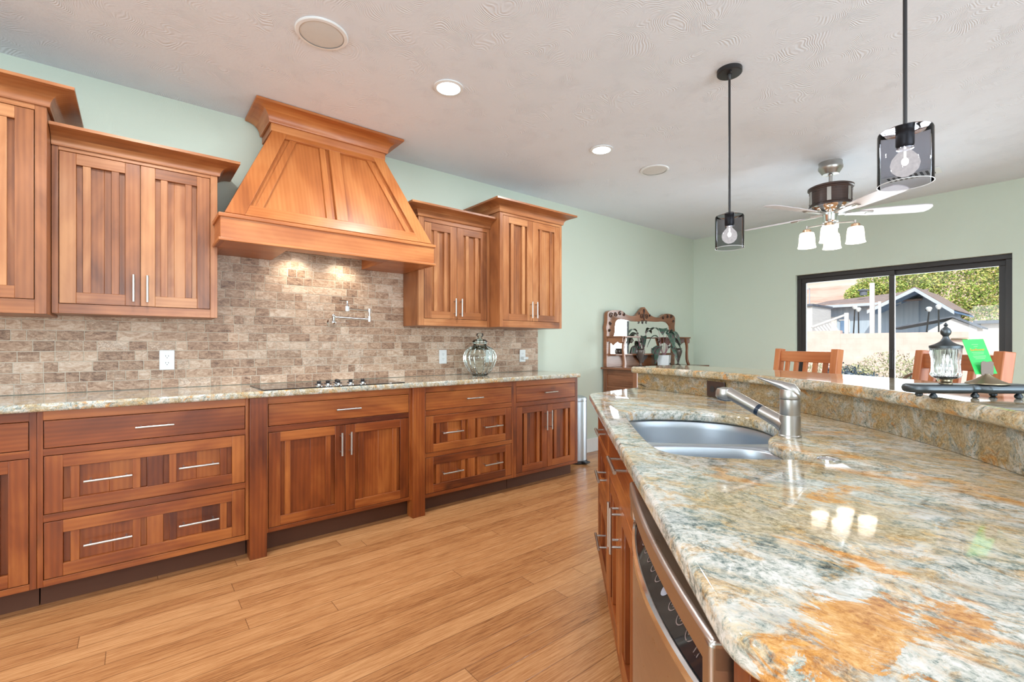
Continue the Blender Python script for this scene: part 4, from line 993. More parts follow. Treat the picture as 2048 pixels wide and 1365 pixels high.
# ------------------------------------------------------------------ sideboard
def sideboard():
    X0, X1, Yb, Yf = 4.055, 5.455, 3.375, 2.93; ox, oy = (X0 + X1) / 2, 3.2
    t = thing('sideboard', 'antique oak sideboard with a carved mirror back against the green wall', 'sideboard', (ox, oy, 0))
    b = MB()
    for (x, y) in ((X0, Yf), (X1 - .05, Yf), (X0, Yb - .05), (X1 - .05, Yb - .05)): b.box(x - ox, x + .05 - ox, y - oy, y + .05 - oy, 0, .90, g='z')
    b.box(X0 - ox + .012, X1 - ox - .012, Yf - oy + .012, Yb - oy - .012, .12, .90, g='x', tint=.35)
    for zz in ((.12, .17), (.70, .715), (.845, .90)):
        b.box(X0 - ox + .004, X1 - ox - .004, Yf - oy + .004, Yb - oy - .004, zz[0], zz[1], g='x')
    b.build('body', oak, t, bevel=.002)
    for i in range(2):
        a = X0 + .06 + i * .65; d = MB(); d.box(a - ox, a + .63 - ox, Yf - .008 - oy, Yf + .012 - oy, .725, .84, g='x'); dd = d.build('drawer', oak, t, bevel=.003)
        k = MB(); k.sphere((a + .315 - ox, Yf - .02 - oy, .78), .013, 8); k.build('knob', bronze, dd)
        d = MB(); d.box(a - ox, a + .63 - ox, Yf - .006 - oy, Yf + .012 - oy, .18, .69, g='z'); d.build('door', oak, t, bevel=.003)
    b = MB(); b.box(X0 - .035 - ox, X1 + .035 - ox, Yf - .03 - oy, Yb + .01 - oy, .901, .924, g='x'); b.build('top', oak, t, bevel=.006)
    outer = [(4.063, .925), (4.055, .926), (4.055, .934), (4.055, 1.265), (4.062, 1.319), (4.045, 1.36), (4.069, 1.427), (4.069, 1.516), (4.085, 1.540), (4.117, 1.556), (4.181, 1.562), (4.282, 1.569), (4.34, 1.562), (4.385, 1.53), (4.46, 1.512), (4.537, 1.508), (4.615, 1.52), (4.662, 1.556), (4.71, 1.592), (4.75, 1.634), (4.791, 1.606), (4.849, 1.559), (4.891, 1.531), (4.975, 1.512), (5.061, 1.510), (5.131, 1.531), (5.185, 1.562), (5.275, 1.570), (5.367, 1.561), (5.423, 1.532), (5.425, 1.469), (5.410, 1.40), (5.425, 1.343), (5.413, 1.27), (5.413, .934), (5.413, .926), (5.405, .925)]
    inner = [(4.133, 1.069), (4.125, 1.07), (4.125, 1.078), (4.125, 1.22), (4.195, 1.271), (4.205, 1.413), (4.238, 1.455), (4.325, 1.468), (4.46, 1.456), (4.615, 1.446), (4.742, 1.458), (4.841, 1.460), (5.009, 1.456), (5.167, 1.468), (5.257, 1.452), (5.311, 1.403), (5.311, 1.269), (5.345, 1.22), (5.345, 1.078), (5.345, 1.07), (5.337, 1.069)]
    b = MB(); b.prism([(x - ox, z) for x, z in smooth_loop(outer, 1)], Yb - .046 - oy, Yb - oy, axis='y', g='x'); f = b.build('mirror_frame', oak)
    q = MB(); q.prism([(x - ox, z) for x, z in smooth_loop(inner, 1)], Yb - .2 - oy, Yb + .1 - oy, axis='y'); boolean_cut(f, [q.build('cut', oak)]); f.parent = t
    bv = f.modifiers.new('bevel', 'BEVEL'); bv.width = .006; bv.segments = 2; bv.limit_method = 'ANGLE'
    b = MB(); b.box(4.11 - ox, 5.36 - ox, Yb - .018 - oy, Yb - .010 - oy, 1.06, 1.475); mo_ = b.build('mirror', mirror_m, t); mo_.data.transform(Matrix.Translation((4.735 - ox, Yb - .019 - oy, 0)) @ Matrix.Rotation(math.radians(-1.3), 4, 'Z') @ Matrix.Translation((-(4.735 - ox), -(Yb - .014 - oy), 0)))
    # carvings
    def spiral(cx, cz, r, turns, a0, sgn=1, n=22): return [(cx - ox + r * (1 - i / n * .85) * math.cos(a0 + sgn * turns * 2 * PI * i / n), Yb - .050 - oy, cz + r * (1 - i / n * .85) * math.sin(a0 + sgn * turns * 2 * PI * i / n)) for i in range(n + 1)]
    b = MB()
    for (cx, cz, r, a0, sg) in ((4.13, 1.50, .045, .5, 1), (4.21, 1.52, .04, 0, -1), (4.29, 1.53, .035, 1, 1), (4.36, 1.52, .03, 2, -1), (4.12, 1.41, .03, 2, 1), (4.10, 1.33, .025, 0, 1), (4.70, 1.51, .045, .3, 1), (4.80, 1.51, .045, 2.8, -1), (4.71, 1.42 + .03, .03, 4, 1), (4.79, 1.45, .03, 5, -1), (4.75, 1.58, .030, 1.5, 1), (5.15, 1.51, .035, .5, 1), (5.24, 1.53, .035, 2, -1), (5.33, 1.53, .04, 0, 1), (5.38, 1.48, .03, 3, 1), (4.65, 1.545, .022, 1, 1), (4.86, 1.53, .022, 1, -1)):
        b.tube(spiral(cx, cz, r * .72, 1.3, a0, sg), .0045, 6)
    b.tube([(4.75 - ox, Yb - .052 - oy, 1.46), (4.735 - ox, Yb - .053 - oy, 1.52), (4.75 - ox, Yb - .052 - oy, 1.60)], [.004, .010, .004], 8)
    b.build('carved_scrolls', darkwood, t)
    # side shelves with S curved fronts, and the low middle shelf
    for (xa, xb, xo) in ((4.055, 4.395, 4.10), (5.07, 5.425, 5.355)):
        b = MB(); pts = [(xa, Yb - .04), (xa, 3.12), (xa + .02, 3.10), (xb - .03, 3.10), (xb, 3.13), (xb - .02, 3.20), (xb - .10, 3.28), (xb - .12, Yb - .04)] if xo < 4.5 else [(xb, Yb - .04), (xb, 3.12), (xb - .02, 3.10), (xa + .03, 3.10), (xa, 3.13), (xa + .02, 3.20), (xa + .10, 3.28), (xa + .12, Yb - .04)]
        b.prism([(x - ox, y - oy) for x, y in pts], 1.252, 1.268, g='x'); sh = b.build('side_shelf', oak, t, bevel=.004)
        # scalloped apron on the outer side
        ap = [(3.12, 1.252), (3.12, 1.20), (3.14, 1.185), (3.17, 1.19), (3.19, 1.205), (3.22, 1.19), (3.25, 1.165), (3.28, 1.19), (3.31, 1.215), (3.335, 1.20), (3.335, 1.252)]
        b = MB(); xx = xa + .012 if xo < 4.5 else xb - .026
        b.prism([(y - oy, zz) for y, zz in ap], xx - ox, xx + .014 - ox, axis='x', g='y'); b.build('apron', oak, sh, bevel=.002)
        # curved front support
        path = [(3.125, 1.252, 0), (3.130, 1.215, -.012), (3.13, 1.17, -.035), (3.13, 1.12, -.040), (3.128, 1.06, -.028), (3.122, 1.0, -.020), (3.115, .955, -.028), (3.11, .9245, -.045)]
        sg = 1 if xo < 4.5 else -1
        b = MB(); rs = []
        for (y, zz, dx) in path:
            w = .022 + .016 * abs(zz - 1.09) / .16; cx = (xo + .02 * sg) - dx * sg * -1 * .8
            rs.append([(cx - w / 2 - ox, y - .012 - oy, zz), (cx + w / 2 - ox, y - .012 - oy, zz), (cx + w / 2 - ox, y + .012 - oy, zz), (cx - w / 2 - ox, y + .012 - oy, zz)])
        b.rings(rs, g='z', smooth=False); b.build('curved_support', oak, t, bevel=.003)
        b = MB(); b.tube([(p_[0] + (.07 + xo - 4.10 if xo < 4.5 else .585 + .0) * 1, p_[1] - .23, p_[2] - .30) for p_ in spiral(4.12 + (0), 1.51, .03, 1.2, 0)], .006, 6); b.build('bracket_scroll', darkwood, sh)
    b = MB(); pts = [(4.13, Yb - .036), (4.13, 3.26), (4.30, 3.245), (4.60, 3.23), (4.75, 3.225), (4.90, 3.23), (5.20, 3.245), (5.34, 3.26), (5.34, Yb - .036)]
    b.prism([(x - ox, y - oy) for x, y in pts], 1.052, 1.068, g='x'); ms = b.build('middle_shelf', oak, t, bevel=.004)
    b = MB(); b.prism([(4.555 - ox, 1.051), (4.80 - ox, 1.051), (4.77 - ox, 1.01), (4.72 - ox, .985), (4.70 - ox, .955), (4.655 - ox, .955), (4.63 - ox, .985), (4.585 - ox, 1.01)], 3.30 - oy, 3.325 - oy, axis='y', g='x'); b.build('carved_bracket', darkwood, ms, bevel=.006)
    return t
sideboard()
def vase(x, y, label):
    t = tag(MB_vase().build('vase', bronze_v, loc=(x, y, .9245)), label, 'vase'); return t
bronze_v = plain('dark_metallic_glaze', srgb(98, 88, 82), .28, .35)
def MB_vase():
    b = MB(); b.lathe([(.030, 0), (.031, .004), (.014, .012), (.010, .024), (.014, .05), (.030, .10), (.044, .145), (.050, .172), (.046, .188), (.036, .194), (.046, .200), (.050, .204), (.044, .205), (.030, .196)], (0, 0, 0), 32, cap1=False); return b
vase(4.50, 3.20, 'dark tapered vase on the sideboard, left of the potted plant')
vase(5.235, 3.17, 'dark tapered vase on the sideboard, right of the potted plant')
# potted plant
def plant():
    px, py = 4.955, 3.19
    t = thing('potted_plant', 'broad leaved purple green houseplant in a white square pot on the sideboard', 'plant', (px, py, .9245))
    b = MB(); R_ = .062
    b.hexa([(-R_, -R_, 0), (R_, -R_, 0), (R_, R_, 0), (-R_, R_, 0), (-R_ - .008, -R_ - .008, .125), (R_ + .008, -R_ - .008, .125), (R_ + .008, R_ + .008, .125), (-R_ - .008, R_ + .008, .125)]); b.move(Matrix.Rotation(.35, 4, 'Z')); pot = b.build('pot', white_pl, t, bevel=.006)
    b = MB(); b.box(.005, .055, -.0715, -.069, .010, .030); b.move(Matrix.Rotation(.35, 4, 'Z')); b.build('tag_sticker', blackplastic, pot)
    b = MB(); b.lathe([(.002, .118), (.055, .118), (.055, .1255), (.002, .1265)], (0, 0, 0), 16); b.build('soil', plain('potting_soil', (.03, .02, .015, 1), .9), t)
    gl = NT('variegated_leaf'); uv = gl.n('ShaderNodeNewGeometry'); 
    nz = gl.noise(uv.outputs['Position'], 26, 4); cc = gl.ramp(nz, [(.35, srgb(34, 62, 52)), (.5, srgb(70, 100, 84)), (.62, srgb(96, 66, 74))]); leafm = gl.set(Base_Color=cc, Roughness=.3)
    stemm = plain('plant_stem', srgb(176, 130, 140), .5)
    # (direction lateral, depth, peak height, tip drop, length, half width)
    rnd = random.Random(3)
    leaves = [(-1, .1, .36, .12, .17, .035), (-.85, -.4, .21, .10, .16, .038), (-.55, -.5, .23, .20, .17, .048), (-.25, -.6, .44, .05, .17, .050), (-.4, .4, .45, .03, .16, .040), (.15, -.7, .40, .17, .20, .050), (.35, -.4, .41, .14, .20, .048), (.75, -.3, .29, .12, .18, .042), (1, .1, .33, .12, .19, .040), (.6, .5, .42, .0, .15, .034), (1.0, -.4, .24, .13, .15, .036), (.45, -.7, .22, .15, .16, .044)]
    for (lx, dy, hz, drop, ln, hw) in leaves:
        dv = (RV * lx + FV * dy); dv.z = 0; dv.normalize(); s0 = dv * .012 + Vector((0, 0, .12)); k0 = dv * .07 + Vector((0, 0, hz * .93))
        b = MB(); b.tube([s0, s0.lerp(k0, .55) + Vector((0, 0, .02)), k0], .0028, 6); b.build('stem', stemm, t)
        sd = Vector((-dv.y, dv.x, 0)); rows = []
        for i in range(9):
            u = i / 8; c = k0 + dv * ln * u * (.75) + Vector((0, 0, .04 * math.sin(u * PI) - drop * u * u)); w = hw * math.sin(PI * min(1, (u * .92 + .06))) ** .7
            rows.append([c - sd * w + Vector((0, 0, .010)), c - sd * w * .5 + Vector((0, 0, .004)), c, c + sd * w * .5 + Vector((0, 0, .004)), c + sd * w + Vector((0, 0, .010))])
        b = MB(); b.rings(rows, cap0=False, cap1=False, closed=False); o = b.build('leaf', leafm, t, angle=80); sf = o.modifiers.new('thick', 'SOLIDIFY'); sf.thickness = .0012
plant()

# ------------------------------------------------------------------ seats
def stool(L, R, label):
    """L, R: back posts at the top, seat toward the bar"""
    L, R = Vector((L.x, L.y, 0)), Vector((R.x, R.y, 0)); mid = (L + R) / 2; ax = (R - L).normalized(); W_ = (R - L).length
    fw = Vector((-ax.y, ax.x, 0)); cen = Vector(xy(CS, CW) + (0,))
    if (cen - mid).dot(fw) < 0: fw = -fw; 
    t = thing('bar_stool', label, 'bar stool', mid, math.atan2(ax.y, ax.x))
    s = 1 if Vector((-ax.y, ax.x, 0)).dot(fw) > 0 else -1
    h = W_ / 2; lean = .05
    Zt, Zs = 1.145, .735
    for x in (-h, h):
        b = MB(); b.bar((x, s * lean * 1.4, 0), (x, s * lean, Zs), .036, .042, (1, 0, 0)); b.bar((x, s * lean, Zs), (x, 0, Zt), .040, .046, (1, 0, 0)); b.build('back_post', stoolwood, t, bevel=.003)
        b = MB(); b.bar((x, s * (lean + .38), 0), (x, s * (lean + .38), Zs - .02), .036, .036, (1, 0, 0)); b.build('front_leg', stoolwood, t, bevel=.003)
    b = MB(); b.bar((-h + .02, s * .004, 1.098), (h - .02, s * .004, 1.098), .022, .066, (0, 0, 1)); b.build('top_rail', stoolwood, t, bevel=.003)
    b = MB(); b.bar((-h + .02, s * .04, .80), (h - .02, s * .04, .80), .022, .05, (0, 0, 1)); b.build('lower_rail', stoolwood, t, bevel=.003)
    n = 5
    for i in range(n):
        x = -h + W_ * (i + 1) / (n + 1); b = MB(); b.bar((x, s * .038, .82), (x, s * .006, 1.07), .012, .030, (1, 0, 0)); b.build('slat', stoolwood, t, bevel=.002)
    b = MB(); pts = [(-h - .01, s * .03), (h + .01, s * .03), (h + .015, s * .44), (-h - .015, s * .44)]
    b.prism(pts, Zs - .01, Zs + .025); b.build('seat', stoolwood, t, bevel=.008)
    for (zz, yy) in ((.22, s * .41), (.34, s * .06)):
        b = MB(); b.bar((-h, yy, zz), (h, yy, zz), .02, .035, (0, 0, 1)); b.build('stretcher', stoolwood, t, bevel=.002)
    for x in (-h, h):
        b = MB(); b.bar((x, s * .06, .28), (x, s * .42, .28), .02, .035, (0, 0, 1)); b.build('stretcher', stoolwood, t, bevel=.002)
stool(LD(1.765, 3.05), LD(1.838, 2.62), 'mission style wooden bar stool left of the dark door post')
stool(LD(1.890, 2.13), LD(1.838, 1.73), 'mission style wooden bar stool behind the crystal jar and green card')
# bow back chair
def bowchair():
    c = LD(3.474, 4.0); t = thing('windsor_chair', 'dark bow back wooden chair near the patio door', 'chair', (c.x, c.y, 0), math.atan2(RV.y, RV.x))
    Zs = .45; h = .25
    def bow(k, z0, H): return [(-h * math.cos(PI * i / 16) * k, .0 + .04 * (i / 16 * (1 - i / 16)) * 4 * -1, z0 + H * math.sin(PI * i / 16) ** .8) for i in range(17)]
    b = MB(); b.tube(bow(1, Zs + .02, .465), .013, 10); b.build('bow', darkoak, t)
    for i in range(1, 8):
        x = -h + 2 * h * i / 8; zt = Zs + .02 + .465 * (math.sqrt(max(0, 1 - (x / h) ** 2))) ** .8; b = MB(); b.tube([(x * .85, -.01, Zs + .02), (x, -.03, zt - .01)], .006, 8); b.build('spindle', darkoak, t)
    b = MB(); pts = [(.23 * math.cos(a_) , -.21 + .22 * math.sin(a_)) for a_ in [2 * PI * i / 28 for i in range(28)]]; b.prism(pts, Zs - .02, Zs + .02); b.build('seat', darkoak, t, bevel=.008)
    for (x, y) in ((-.17, -.05), (.17, -.05), (-.17, -.36), (.17, -.36)):
        b = MB(); b.tube([(x * .8, y * .9 - .02, Zs - .02), (x * 1.15, y * 1.05 + (.03 if y > -.2 else -.02), 0)], [.016, .012], 10); b.build('leg', darkoak, t)
darkoak = wood('dark_oak', srgb(58, 38, 20), srgb(92, 64, 36), srgb(122, 88, 52), knots=False)
bowchair()

# ------------------------------------------------------------------ outdoors
def outmat(name, c0, c1, scale=3, rough=.9, bump=0, stretch=(1, 1, 1)):
    t = NT(name); pos = t.n('ShaderNodeNewGeometry').outputs['Position']; f = t.noise(t.map(pos, stretch), scale, 7, .65)
    if bump: t.bump(f, .6, bump)
    return t.set(Base_Color=t.ramp(f, [(.35, c0), (.65, c1)]), Roughness=rough)
ground_m = outmat('dry_yard_soil', srgb(176, 150, 128), srgb(206, 184, 160), 1.5)
m = MB(); m.box(XF + .2, 70, -40, 60, -.35, -.15); struct('ground', m, ground_m, 'dry yard ground outside')
# hill
def hill():
    b = MB(); rows = []
    for i in range(30):
        x = 70 + i * 6; r = []
        for j in range(50):
            y = -70 + j * 5
            z = -1 + (x - 70) * .42 + 5 * mnoise.noise(Vector((x * .03, y * .03, 0))) * min(1, (x - 70) / 40) + 1.2 * mnoise.noise(Vector((x * .15, y * .15, 3))) + max(0, (y + 10)) * .0
            r.append((x, y, z))
        rows.append(r)
    b.rings(rows, cap0=False, cap1=False, closed=False)
    t = NT('pink_desert_hillside'); pos = t.n('ShaderNodeNewGeometry').outputs['Position']
    st = t.noise(t.map(pos, (.02, .02, .5)), 1.3, 6, .6, .6); f2 = t.noise(pos, .25, 6, .7)
    c = t.ramp(t.math('ADD', t.math('MULTIPLY', st, .6), t.math('MULTIPLY', f2, .4)), [(.38, srgb(196, 152, 132)), (.52, srgb(222, 186, 166)), (.66, srgb(236, 208, 190))]); t.set(Base_Color=c, Roughness=.95)
    struct('hill', b, t.m, 'pink desert hillside behind the houses')
hill()
def block_m():
    t = NT('pink_block_wall'); pos = t.n('ShaderNodeNewGeometry').outputs['Position']; v = t.n('ShaderNodeCombineXYZ', X=t.n('ShaderNodeSeparateXYZ', Vector=pos).outputs[1], Y=t.n('ShaderNodeSeparateXYZ', Vector=pos).outputs[2], Z=0.0).outputs[0]
    br = t.n('ShaderNodeTexBrick', Vector=v, Color1=srgb(226, 202, 194), Color2=srgb(220, 194, 184), Mortar=srgb(212, 184, 174), Scale=1.0, Mortar_Size=.008, Brick_Width=.4, Row_Height=.2)
    return t.set(Base_Color=t.mix(.5, br.outputs[0], t.ramp(t.noise(pos, 3, 6), [(.35, srgb(214, 188, 178)), (.65, srgb(232, 210, 202))])), Roughness=.9)
bm_ = block_m()
m = MB(); m.box(20, 20.2, -14, 5.58, -.15, 1.585); m.box(19.98, 20.22, 5.581, 20, -.15, 1.70); o = m.build('block_wall', bm_); tag(o, 'low pink concrete block wall crossing the yard outside', 'wall')
m = MB(); m.tube([(19.96, 2.62, 1.36), (19.94, 2.45, 1.36), (19.93, 2.24, 1.36), (19.93, 2.20, 1.30)], .028, 8); o = m.build('wall_pipe', bronze); tag(o, 'short bent brown pipe sticking out of the block wall beside the jar lid', 'pipe')

siding = outmat('blue_grey_siding', srgb(172, 190, 208), srgb(192, 206, 220), 1.2, .8, 0, (1, 6, .3)); fascia = outmat('pale_fascia', srgb(186, 194, 204), srgb(204, 210, 218), 2)
shingle = outmat('brown_shingles', srgb(150, 130, 122), srgb(178, 156, 146), 3); white_b = outmat('white_siding', srgb(226, 222, 218), srgb(240, 236, 232), 2, .8, 0, (1, .3, 8)); soffit_m = outmat('blue_soffit', srgb(110, 140, 176), srgb(128, 156, 190), 2)
darkroof = outmat('dark_grey_roof', srgb(98, 104, 116), srgb(124, 130, 140), 3)
def house():
    t = thing('neighbor_house', 'blue grey house with a gabled wing and brown roof beyond the block wall', 'house', (28, 6, -.15)); ox, oy, oz = 28, 6, -.15
    b = MB(); b.box(27.6 - ox, 34 - ox, 4.7 - oy, 8.5 - oy, 0, 3.25 - oz); b.build('main_walls', siding, t)
    b = MB(); b.hexa([(27.0 - ox, 4.5 - oy, 3.14 - oz), (31 - ox, 4.9 - oy, 3.92 - oz), (31 - ox, 9.3 - oy, 3.62 - oz), (27.0 - ox, 8.75 - oy, 3.16 - oz), (27.0 - ox, 4.5 - oy, 3.22 - oz), (31 - ox, 4.9 - oy, 4.0 - oz), (31 - ox, 9.3 - oy, 3.70 - oz), (27.0 - ox, 8.75 - oy, 3.24 - oz)]); b.build('main_roof', shingle, t)
    b = MB(); b.box(26.9 - ox, 27.0 - ox, 5.2 - oy, 8.8 - oy, 3.03 - oz, 3.16 - oz); b.build('fascia_board', fascia, t)
    # gable wing
    ya, yb_, yc = 3.28, 6.15, 4.50; zr, ze = 3.50, 2.50
    b = MB(); b.prism([(ya + .1 - oy, 0), (yb_ + .2 - oy, 0), (yb_ + .2 - oy, 2.52 - oz), (yc + .1 - oy, 3.46 - oz), (ya + .1 - oy, 2.52 - oz)], 27.7 - ox, 28.1 - ox, axis='x'); w = b.build('gable_wall', siding, t)
    b = MB(); b.lathe([(.04, -.01), (.04, .02)], (27.69 - ox, yc - .05 - oy, 2.75 - oz), 10, axis='x'); b.build('vent', blackplastic, w)
    for (y0, z0, y1, z1) in ((ya, ze - .03, yc, zr), (yb_, 2.64, yc, zr)):
        b = MB(); b.hexa([(25.7 - ox, y0 - oy, z0 - oz), (31 - ox, y0 - oy, z0 - oz), (31 - ox, y1 - oy, z1 - oz), (25.7 - ox, y1 - oy, z1 - oz), (25.7 - ox, y0 - oy, z0 + .07 - oz), (31 - ox, y0 - oy, z0 + .07 - oz), (31 - ox, y1 - oy, z1 + .07 - oz), (25.7 - ox, y1 - oy, z1 + .07 - oz)]); r = b.build('gable_roof', soffit_m, t)
        b = MB(); b.hexa([(25.62 - ox, y0 - oy, z0 - .06 - oz), (25.7 - ox, y0 - oy, z0 - .06 - oz), (25.7 - ox, y1 - oy, z1 - .05 - oz), (25.62 - ox, y1 - oy, z1 - .05 - oz), (25.62 - ox, y0 - oy, z0 + .10 - oz), (25.7 - ox, y0 - oy, z0 + .10 - oz), (25.7 - ox, y1 - oy, z1 + .11 - oz), (25.62 - ox, y1 - oy, z1 + .11 - oz)]); b.build('rake_board', fascia, r)
        b = MB(); b.hexa([(25.62 - ox, y0 - oy, z0 + .11 - oz), (31 - ox, y0 - oy, z0 + .11 - oz), (31 - ox, y1 - oy, z1 + .12 - oz), (25.62 - ox, y1 - oy, z1 + .12 - oz), (25.62 - ox, y0 - oy, z0 + .14 - oz), (31 - ox, y0 - oy, z0 + .14 - oz), (31 - ox, y1 - oy, z1 + .15 - oz), (25.62 - ox, y1 - oy, z1 + .15 - oz)]); b.build('shingles', shingle, r)
    b = MB(); b.box(27.53 - ox, 27.6 - ox, 7.85 - oy, 8.35 - oy, 1.2 - oz, 2.6 - oz); b.build('door', white_b, t)
    b = MB(); b.box(27.55 - ox, 27.6 - ox, 7.35 - oy, 7.7 - oy, 1.8 - oz, 2.4 - oz, m=0); b.box(27.53 - ox, 27.55 - ox, 7.3 - oy, 7.75 - oy, 2.4 - oz, 2.46 - oz, m=1); b.box(27.53 - ox, 27.55 - ox, 7.3 - oy, 7.35 - oy, 1.8 - oz, 2.4 - oz, m=1); b.build('window', [soffit_m, white_b], t)
    b = MB(); b.lathe([(.16, 0), (.16, .22), (.24, .24), (.24, .30), (.02, .34)], (29.4 - ox, 7.2 - oy, 3.75 - oz), 14); b.build('roof_vent', darkroof, t)
house()
t = thing('white_outbuilding', 'small white gabled shed with a dark roof right of the blue house', 'shed', (23.5, 2.95, -.15)); ox, oy, oz = 23.5, 2.95, -.15
b = MB(); b.prism([(2.35 - oy, 0), (3.65 - oy, 0), (3.65 - oy, 1.70 - oz), (2.98 - oy, 2.14 - oz), (2.35 - oy, 1.80 - oz)], 23 - ox, 24.5 - ox, axis='x'); b.build('walls', white_b, t)
for (y0, z0) in ((2.22, 1.74), (4.75, 1.80)):
    b = MB(); zr = 2.17
    b.hexa([(22.9 - ox, y0 - oy, z0 - oz), (24.6 - ox, y0 - oy, z0 - oz), (24.6 - ox, 2.98 - oy, zr - oz), (22.9 - ox, 2.98 - oy, zr - oz), (22.9 - ox, y0 - oy, z0 + .05 - oz), (24.6 - ox, y0 - oy, z0 + .05 - oz), (24.6 - ox, 2.98 - oy, zr + .05 - oz), (22.9 - ox, 2.98 - oy, zr + .05 - oz)]); b.build('roof', darkroof, t)
t = thing('low_white_building', 'low white building with a thin dark roof edge at the right of the window view', 'building', (25.5, 0, -.15)); ox, oy, oz = 25.5, 0, -.15
b = MB(); b.box(-.5, 2, -6, 2.45, 0, 1.98 - oz); b.build('walls', white_b, t)
b = MB(); b.box(-.7, 2.2, -6.2, 2.65, 1.98 - oz, 2.10 - oz); b.build('roof', darkroof, t)
t = thing('white_annex', 'white flat roofed annex at the left edge of the window view', 'building', (24.5, 9.5, -.15)); oz = -.15
b = MB(); b.box(-.5, 2, -1.7, 2.5, 0, 2.95 - oz); b.build('walls', white_b, t)
b = MB(); b.box(-.6, 2.1, -1.75, 2.6, 2.95 - oz, 3.05 - oz); b.build('roof', darkroof, t)
b = MB()
for i in range(8): b.box(-.5, -.46, -1.6 + i * .5, -1.57 + i * .5, 3.05 - oz, 3.75 - oz)
b.box(-.5, -.46, -1.6, 2.4, 3.73 - oz, 3.77 - oz); b.build('roof_railing', fascia, t)
# leaning trellis frame, posts
t = thing('leaning_gate_frame', 'white slatted gate frame leaning behind the block wall', 'gate', (20.6, 6.0, -.15)); oy = 6.0; oz = -.15
b = MB(); b.bar((0, 5.56 - oy, 0), (0, 5.56 - oy, 2.52), .10, .12, (0, 1, 0)); b.bar((0, 5.56 - oy, 2.46), (0, 6.72 - oy, 2.02), .07, .07, (1, 0, 0)); b.bar((0, 6.72 - oy, 0), (0, 6.72 - oy, 2.02), .07, .07, (1, 0, 0)); b.build('frame', white_b, t)
for i in range(7):
    b = MB(); y0 = 6.62 - i * .10; b.bar((.03, y0 - .33 - oy, 1.6), (.03, y0 - oy, 2.0 + i * .03), .05, .02, (1, 0, 0)); b.build('slat', white_b, t)
def post(x, y, z1, w, label):
    b = MB(); b.box(-w / 2, w / 2, -w / 2, w / 2, 0, z1 + .15); o = b.build('post', white_b, loc=(x, y, -.15), bevel=.01); tag(o, label, 'post')
post(21, 4.88, 3.45, .13, 'tall white post standing before the blue house')
post(21, 4.66, 2.75, .08, 'shorter thin white post right beside the tall white post')
def lantern(x, y, z1, lean, label):
    t = thing('garden_lamp', label, 'garden lamp', (x, y, -.15)); b = MB(); b.tube([(0, lean, 0), (0, 0, z1 + .15)], .022, 8); b.build('pole', blackmetal, t)
    b = MB(); b.lathe([(.03, z1 + .15), (.075, z1 + .22), (.085, z1 + .27), (.05, z1 + .31), (.002, z1 + .32)], (0, 0, 0), 14); b.build('globe', white_pl, t)
lantern(20.5, 5.28, 2.48, .12, 'garden lamp on a thin pole, left one of the left pair before the blue house')
lantern(20.5, 5.17, 2.38, -.02, 'garden lamp on a thin pole, right one of the left pair before the blue house')
lantern(20.5, 2.95 + .28, 2.28, .22, 'garden lamp on a leaning pole, left of the pair before the shed')
lantern(20.5, 2.99, 2.34, .0, 'garden lamp on an upright pole, right of the pair before the shed')
# foliage
def leafy(name, mat, parent, vol, n, size, seed=1):
    """vol: list of ellipsoids (centre, radii)"""
    rnd = random.Random(seed); b = MB(); bm = b.bm
    for _ in range(n):
        c, r = vol[rnd.randrange(len(vol))]
        while True:
            v = Vector((rnd.uniform(-1, 1), rnd.uniform(-1, 1), rnd.uniform(-1, 1)))
            if .3 < v.length < 1: break
        p = Vector((c[0] + v.x * r[0], c[1] + v.y * r[1], c[2] + v.z * r[2])); p += Vector((rnd.gauss(0, .05), rnd.gauss(0, .05), rnd.gauss(0, .05))) * r[2]
        a = Vector((rnd.gauss(0, 1), rnd.gauss(0, 1), rnd.gauss(0, 1))).normalized(); c2 = a.orthogonal().normalized(); s = size * rnd.uniform(.6, 1.3)
        vs = [bm.verts.new(p + a * s), bm.verts.new(p + c2 * s * .5), bm.verts.new(p - a * s), bm.verts.new(p - c2 * s * .5)]
        f = bm.faces.new(vs); f[b.t] = rnd.random()
    return b.build(name, mat, parent)
def foliage_mat(name, stops):
    t = NT(name); tn = t.n('ShaderNodeAttribute', {'attribute_name': 'tint'}).outputs['Fac']; pos = t.n('ShaderNodeNewGeometry').outputs['Position']
    f = t.math('ADD', t.math('MULTIPLY', tn, .5), t.math('MULTIPLY', t.noise(pos, 1.1, 4), .5)); return t.set(Base_Color=t.ramp(f, stops), Roughness=.7, Subsurface_Weight=0)
tm = foliage_mat('yellow_green_leaves', [(.25, srgb(110, 146, 58)), (.42, srgb(164, 190, 84)), (.58, srgb(212, 218, 124)), (.75, srgb(232, 206, 130))])
t = thing('tree', 'big yellow green tree behind the blue house', 'tree', (38.5, 5.2, -.15))
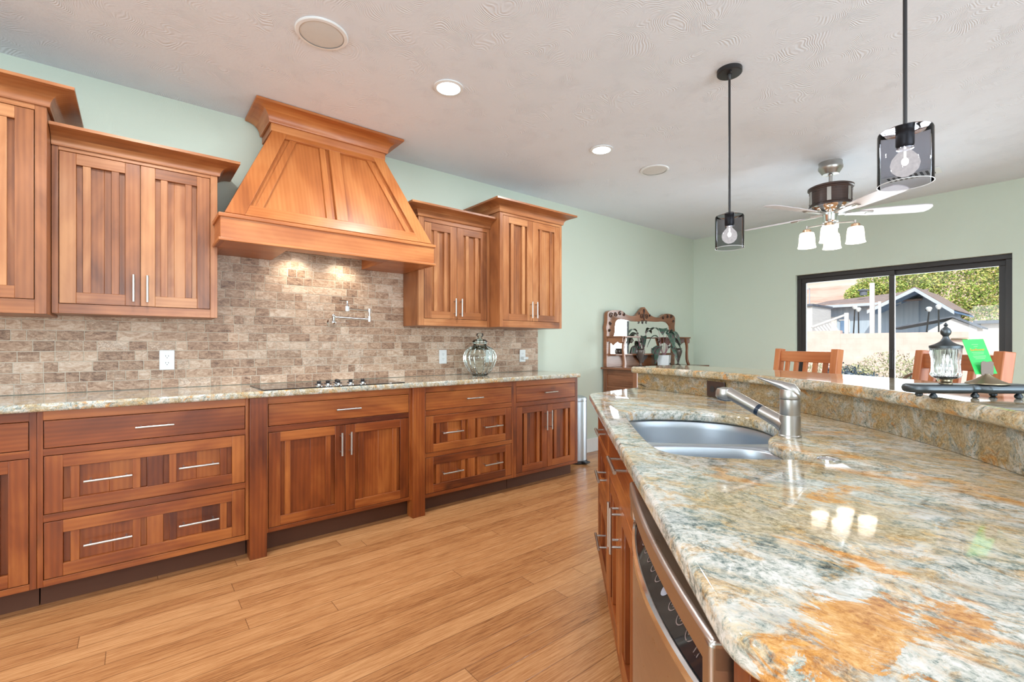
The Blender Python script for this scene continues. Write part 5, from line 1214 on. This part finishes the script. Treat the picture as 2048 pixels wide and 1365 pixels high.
b = MB(); b.tube([(0, 0, 0), (.1, .1, 2), (0, .3, 3.6)], [.35, .28, .18], 10); b.tube([(0, .1, 2), (.3, -1.5, 4.4)], [.2, .08], 8); b.tube([(0, .1, 2.2), (.2, 2.0, 4.6)], [.18, .07], 8); b.build('trunk', darkoak, t)
leafy('crown', tm, t, [((0, 0, 5.0), (2.4, 3.0, 2.4)), ((.4, -2.8, 3.8), (2.2, 2.8, 2.6)), ((.6, -5.8, 3.4), (2.2, 2.8, 2.8)), ((.2, 2.2, 5.6), (2.0, 2.4, 1.7)), ((.5, -3.2, 6.8), (2.4, 3.2, 2.2)), ((.8, -6.4, 6.8), (2.4, 3.0, 2.4)), ((0, 4.0, 4.6), (1.3, 1.3, 1.0)), ((.4, 0, 7.8), (2.2, 3.4, 1.8))], 60000, .085, 5)
def bush(name, label, loc, vol, n, size, mat, seed):
    t = thing(name, label, 'bush', loc); b = MB()
    for k in range(5): a = k * 1.26; b.tube([(0, 0, 0), (.15 * math.cos(a), .25 * math.sin(a), .5 * vol[0][0][2] + .2)], [.02, .008], 6)
    b.build('branches', darkoak, t); leafy('foliage', mat, t, vol, n, size, seed)
sage = foliage_mat('sage_leaves', [(.25, srgb(140, 146, 108)), (.5, srgb(184, 184, 140)), (.75, srgb(220, 212, 176))])
bluebush = foliage_mat('blue_green_needles', [(.25, srgb(52, 66, 76)), (.5, srgb(84, 100, 112)), (.75, srgb(112, 130, 144))])
bush('sage_bush', 'pale sage bush against the block wall behind the door post', (14.3, 2.95, -.15), [((0, 0, .6), (.6, .85, .55)), ((0, .75, .45), (.5, .5, .4)), ((0, -.7, .5), (.5, .5, .42))], 5200, .035, sage, 2)
bush('dark_juniper_bush', 'dark blue green rounded bush just outside the glass door', (10, 2.60, -.15), [((0, .15, .5), (.4, .42, .48)), ((0, -.25, .42), (.35, .35, .40))], 5200, .03, bluebush, 3)
bush('sage_bush', 'small sparse shrub outside the left door pane, above the left stool', (14, 4.55, -.15), [((0, 0, .5), (.3, .35, .5))], 500, .04, sage, 4)
bush('sage_bush', 'dry pale shrub seen through the slats of the left stool', (12.3, 3.55, -.15), [((0, 0, .35), (.5, .7, .38))], 2600, .035, sage, 6)
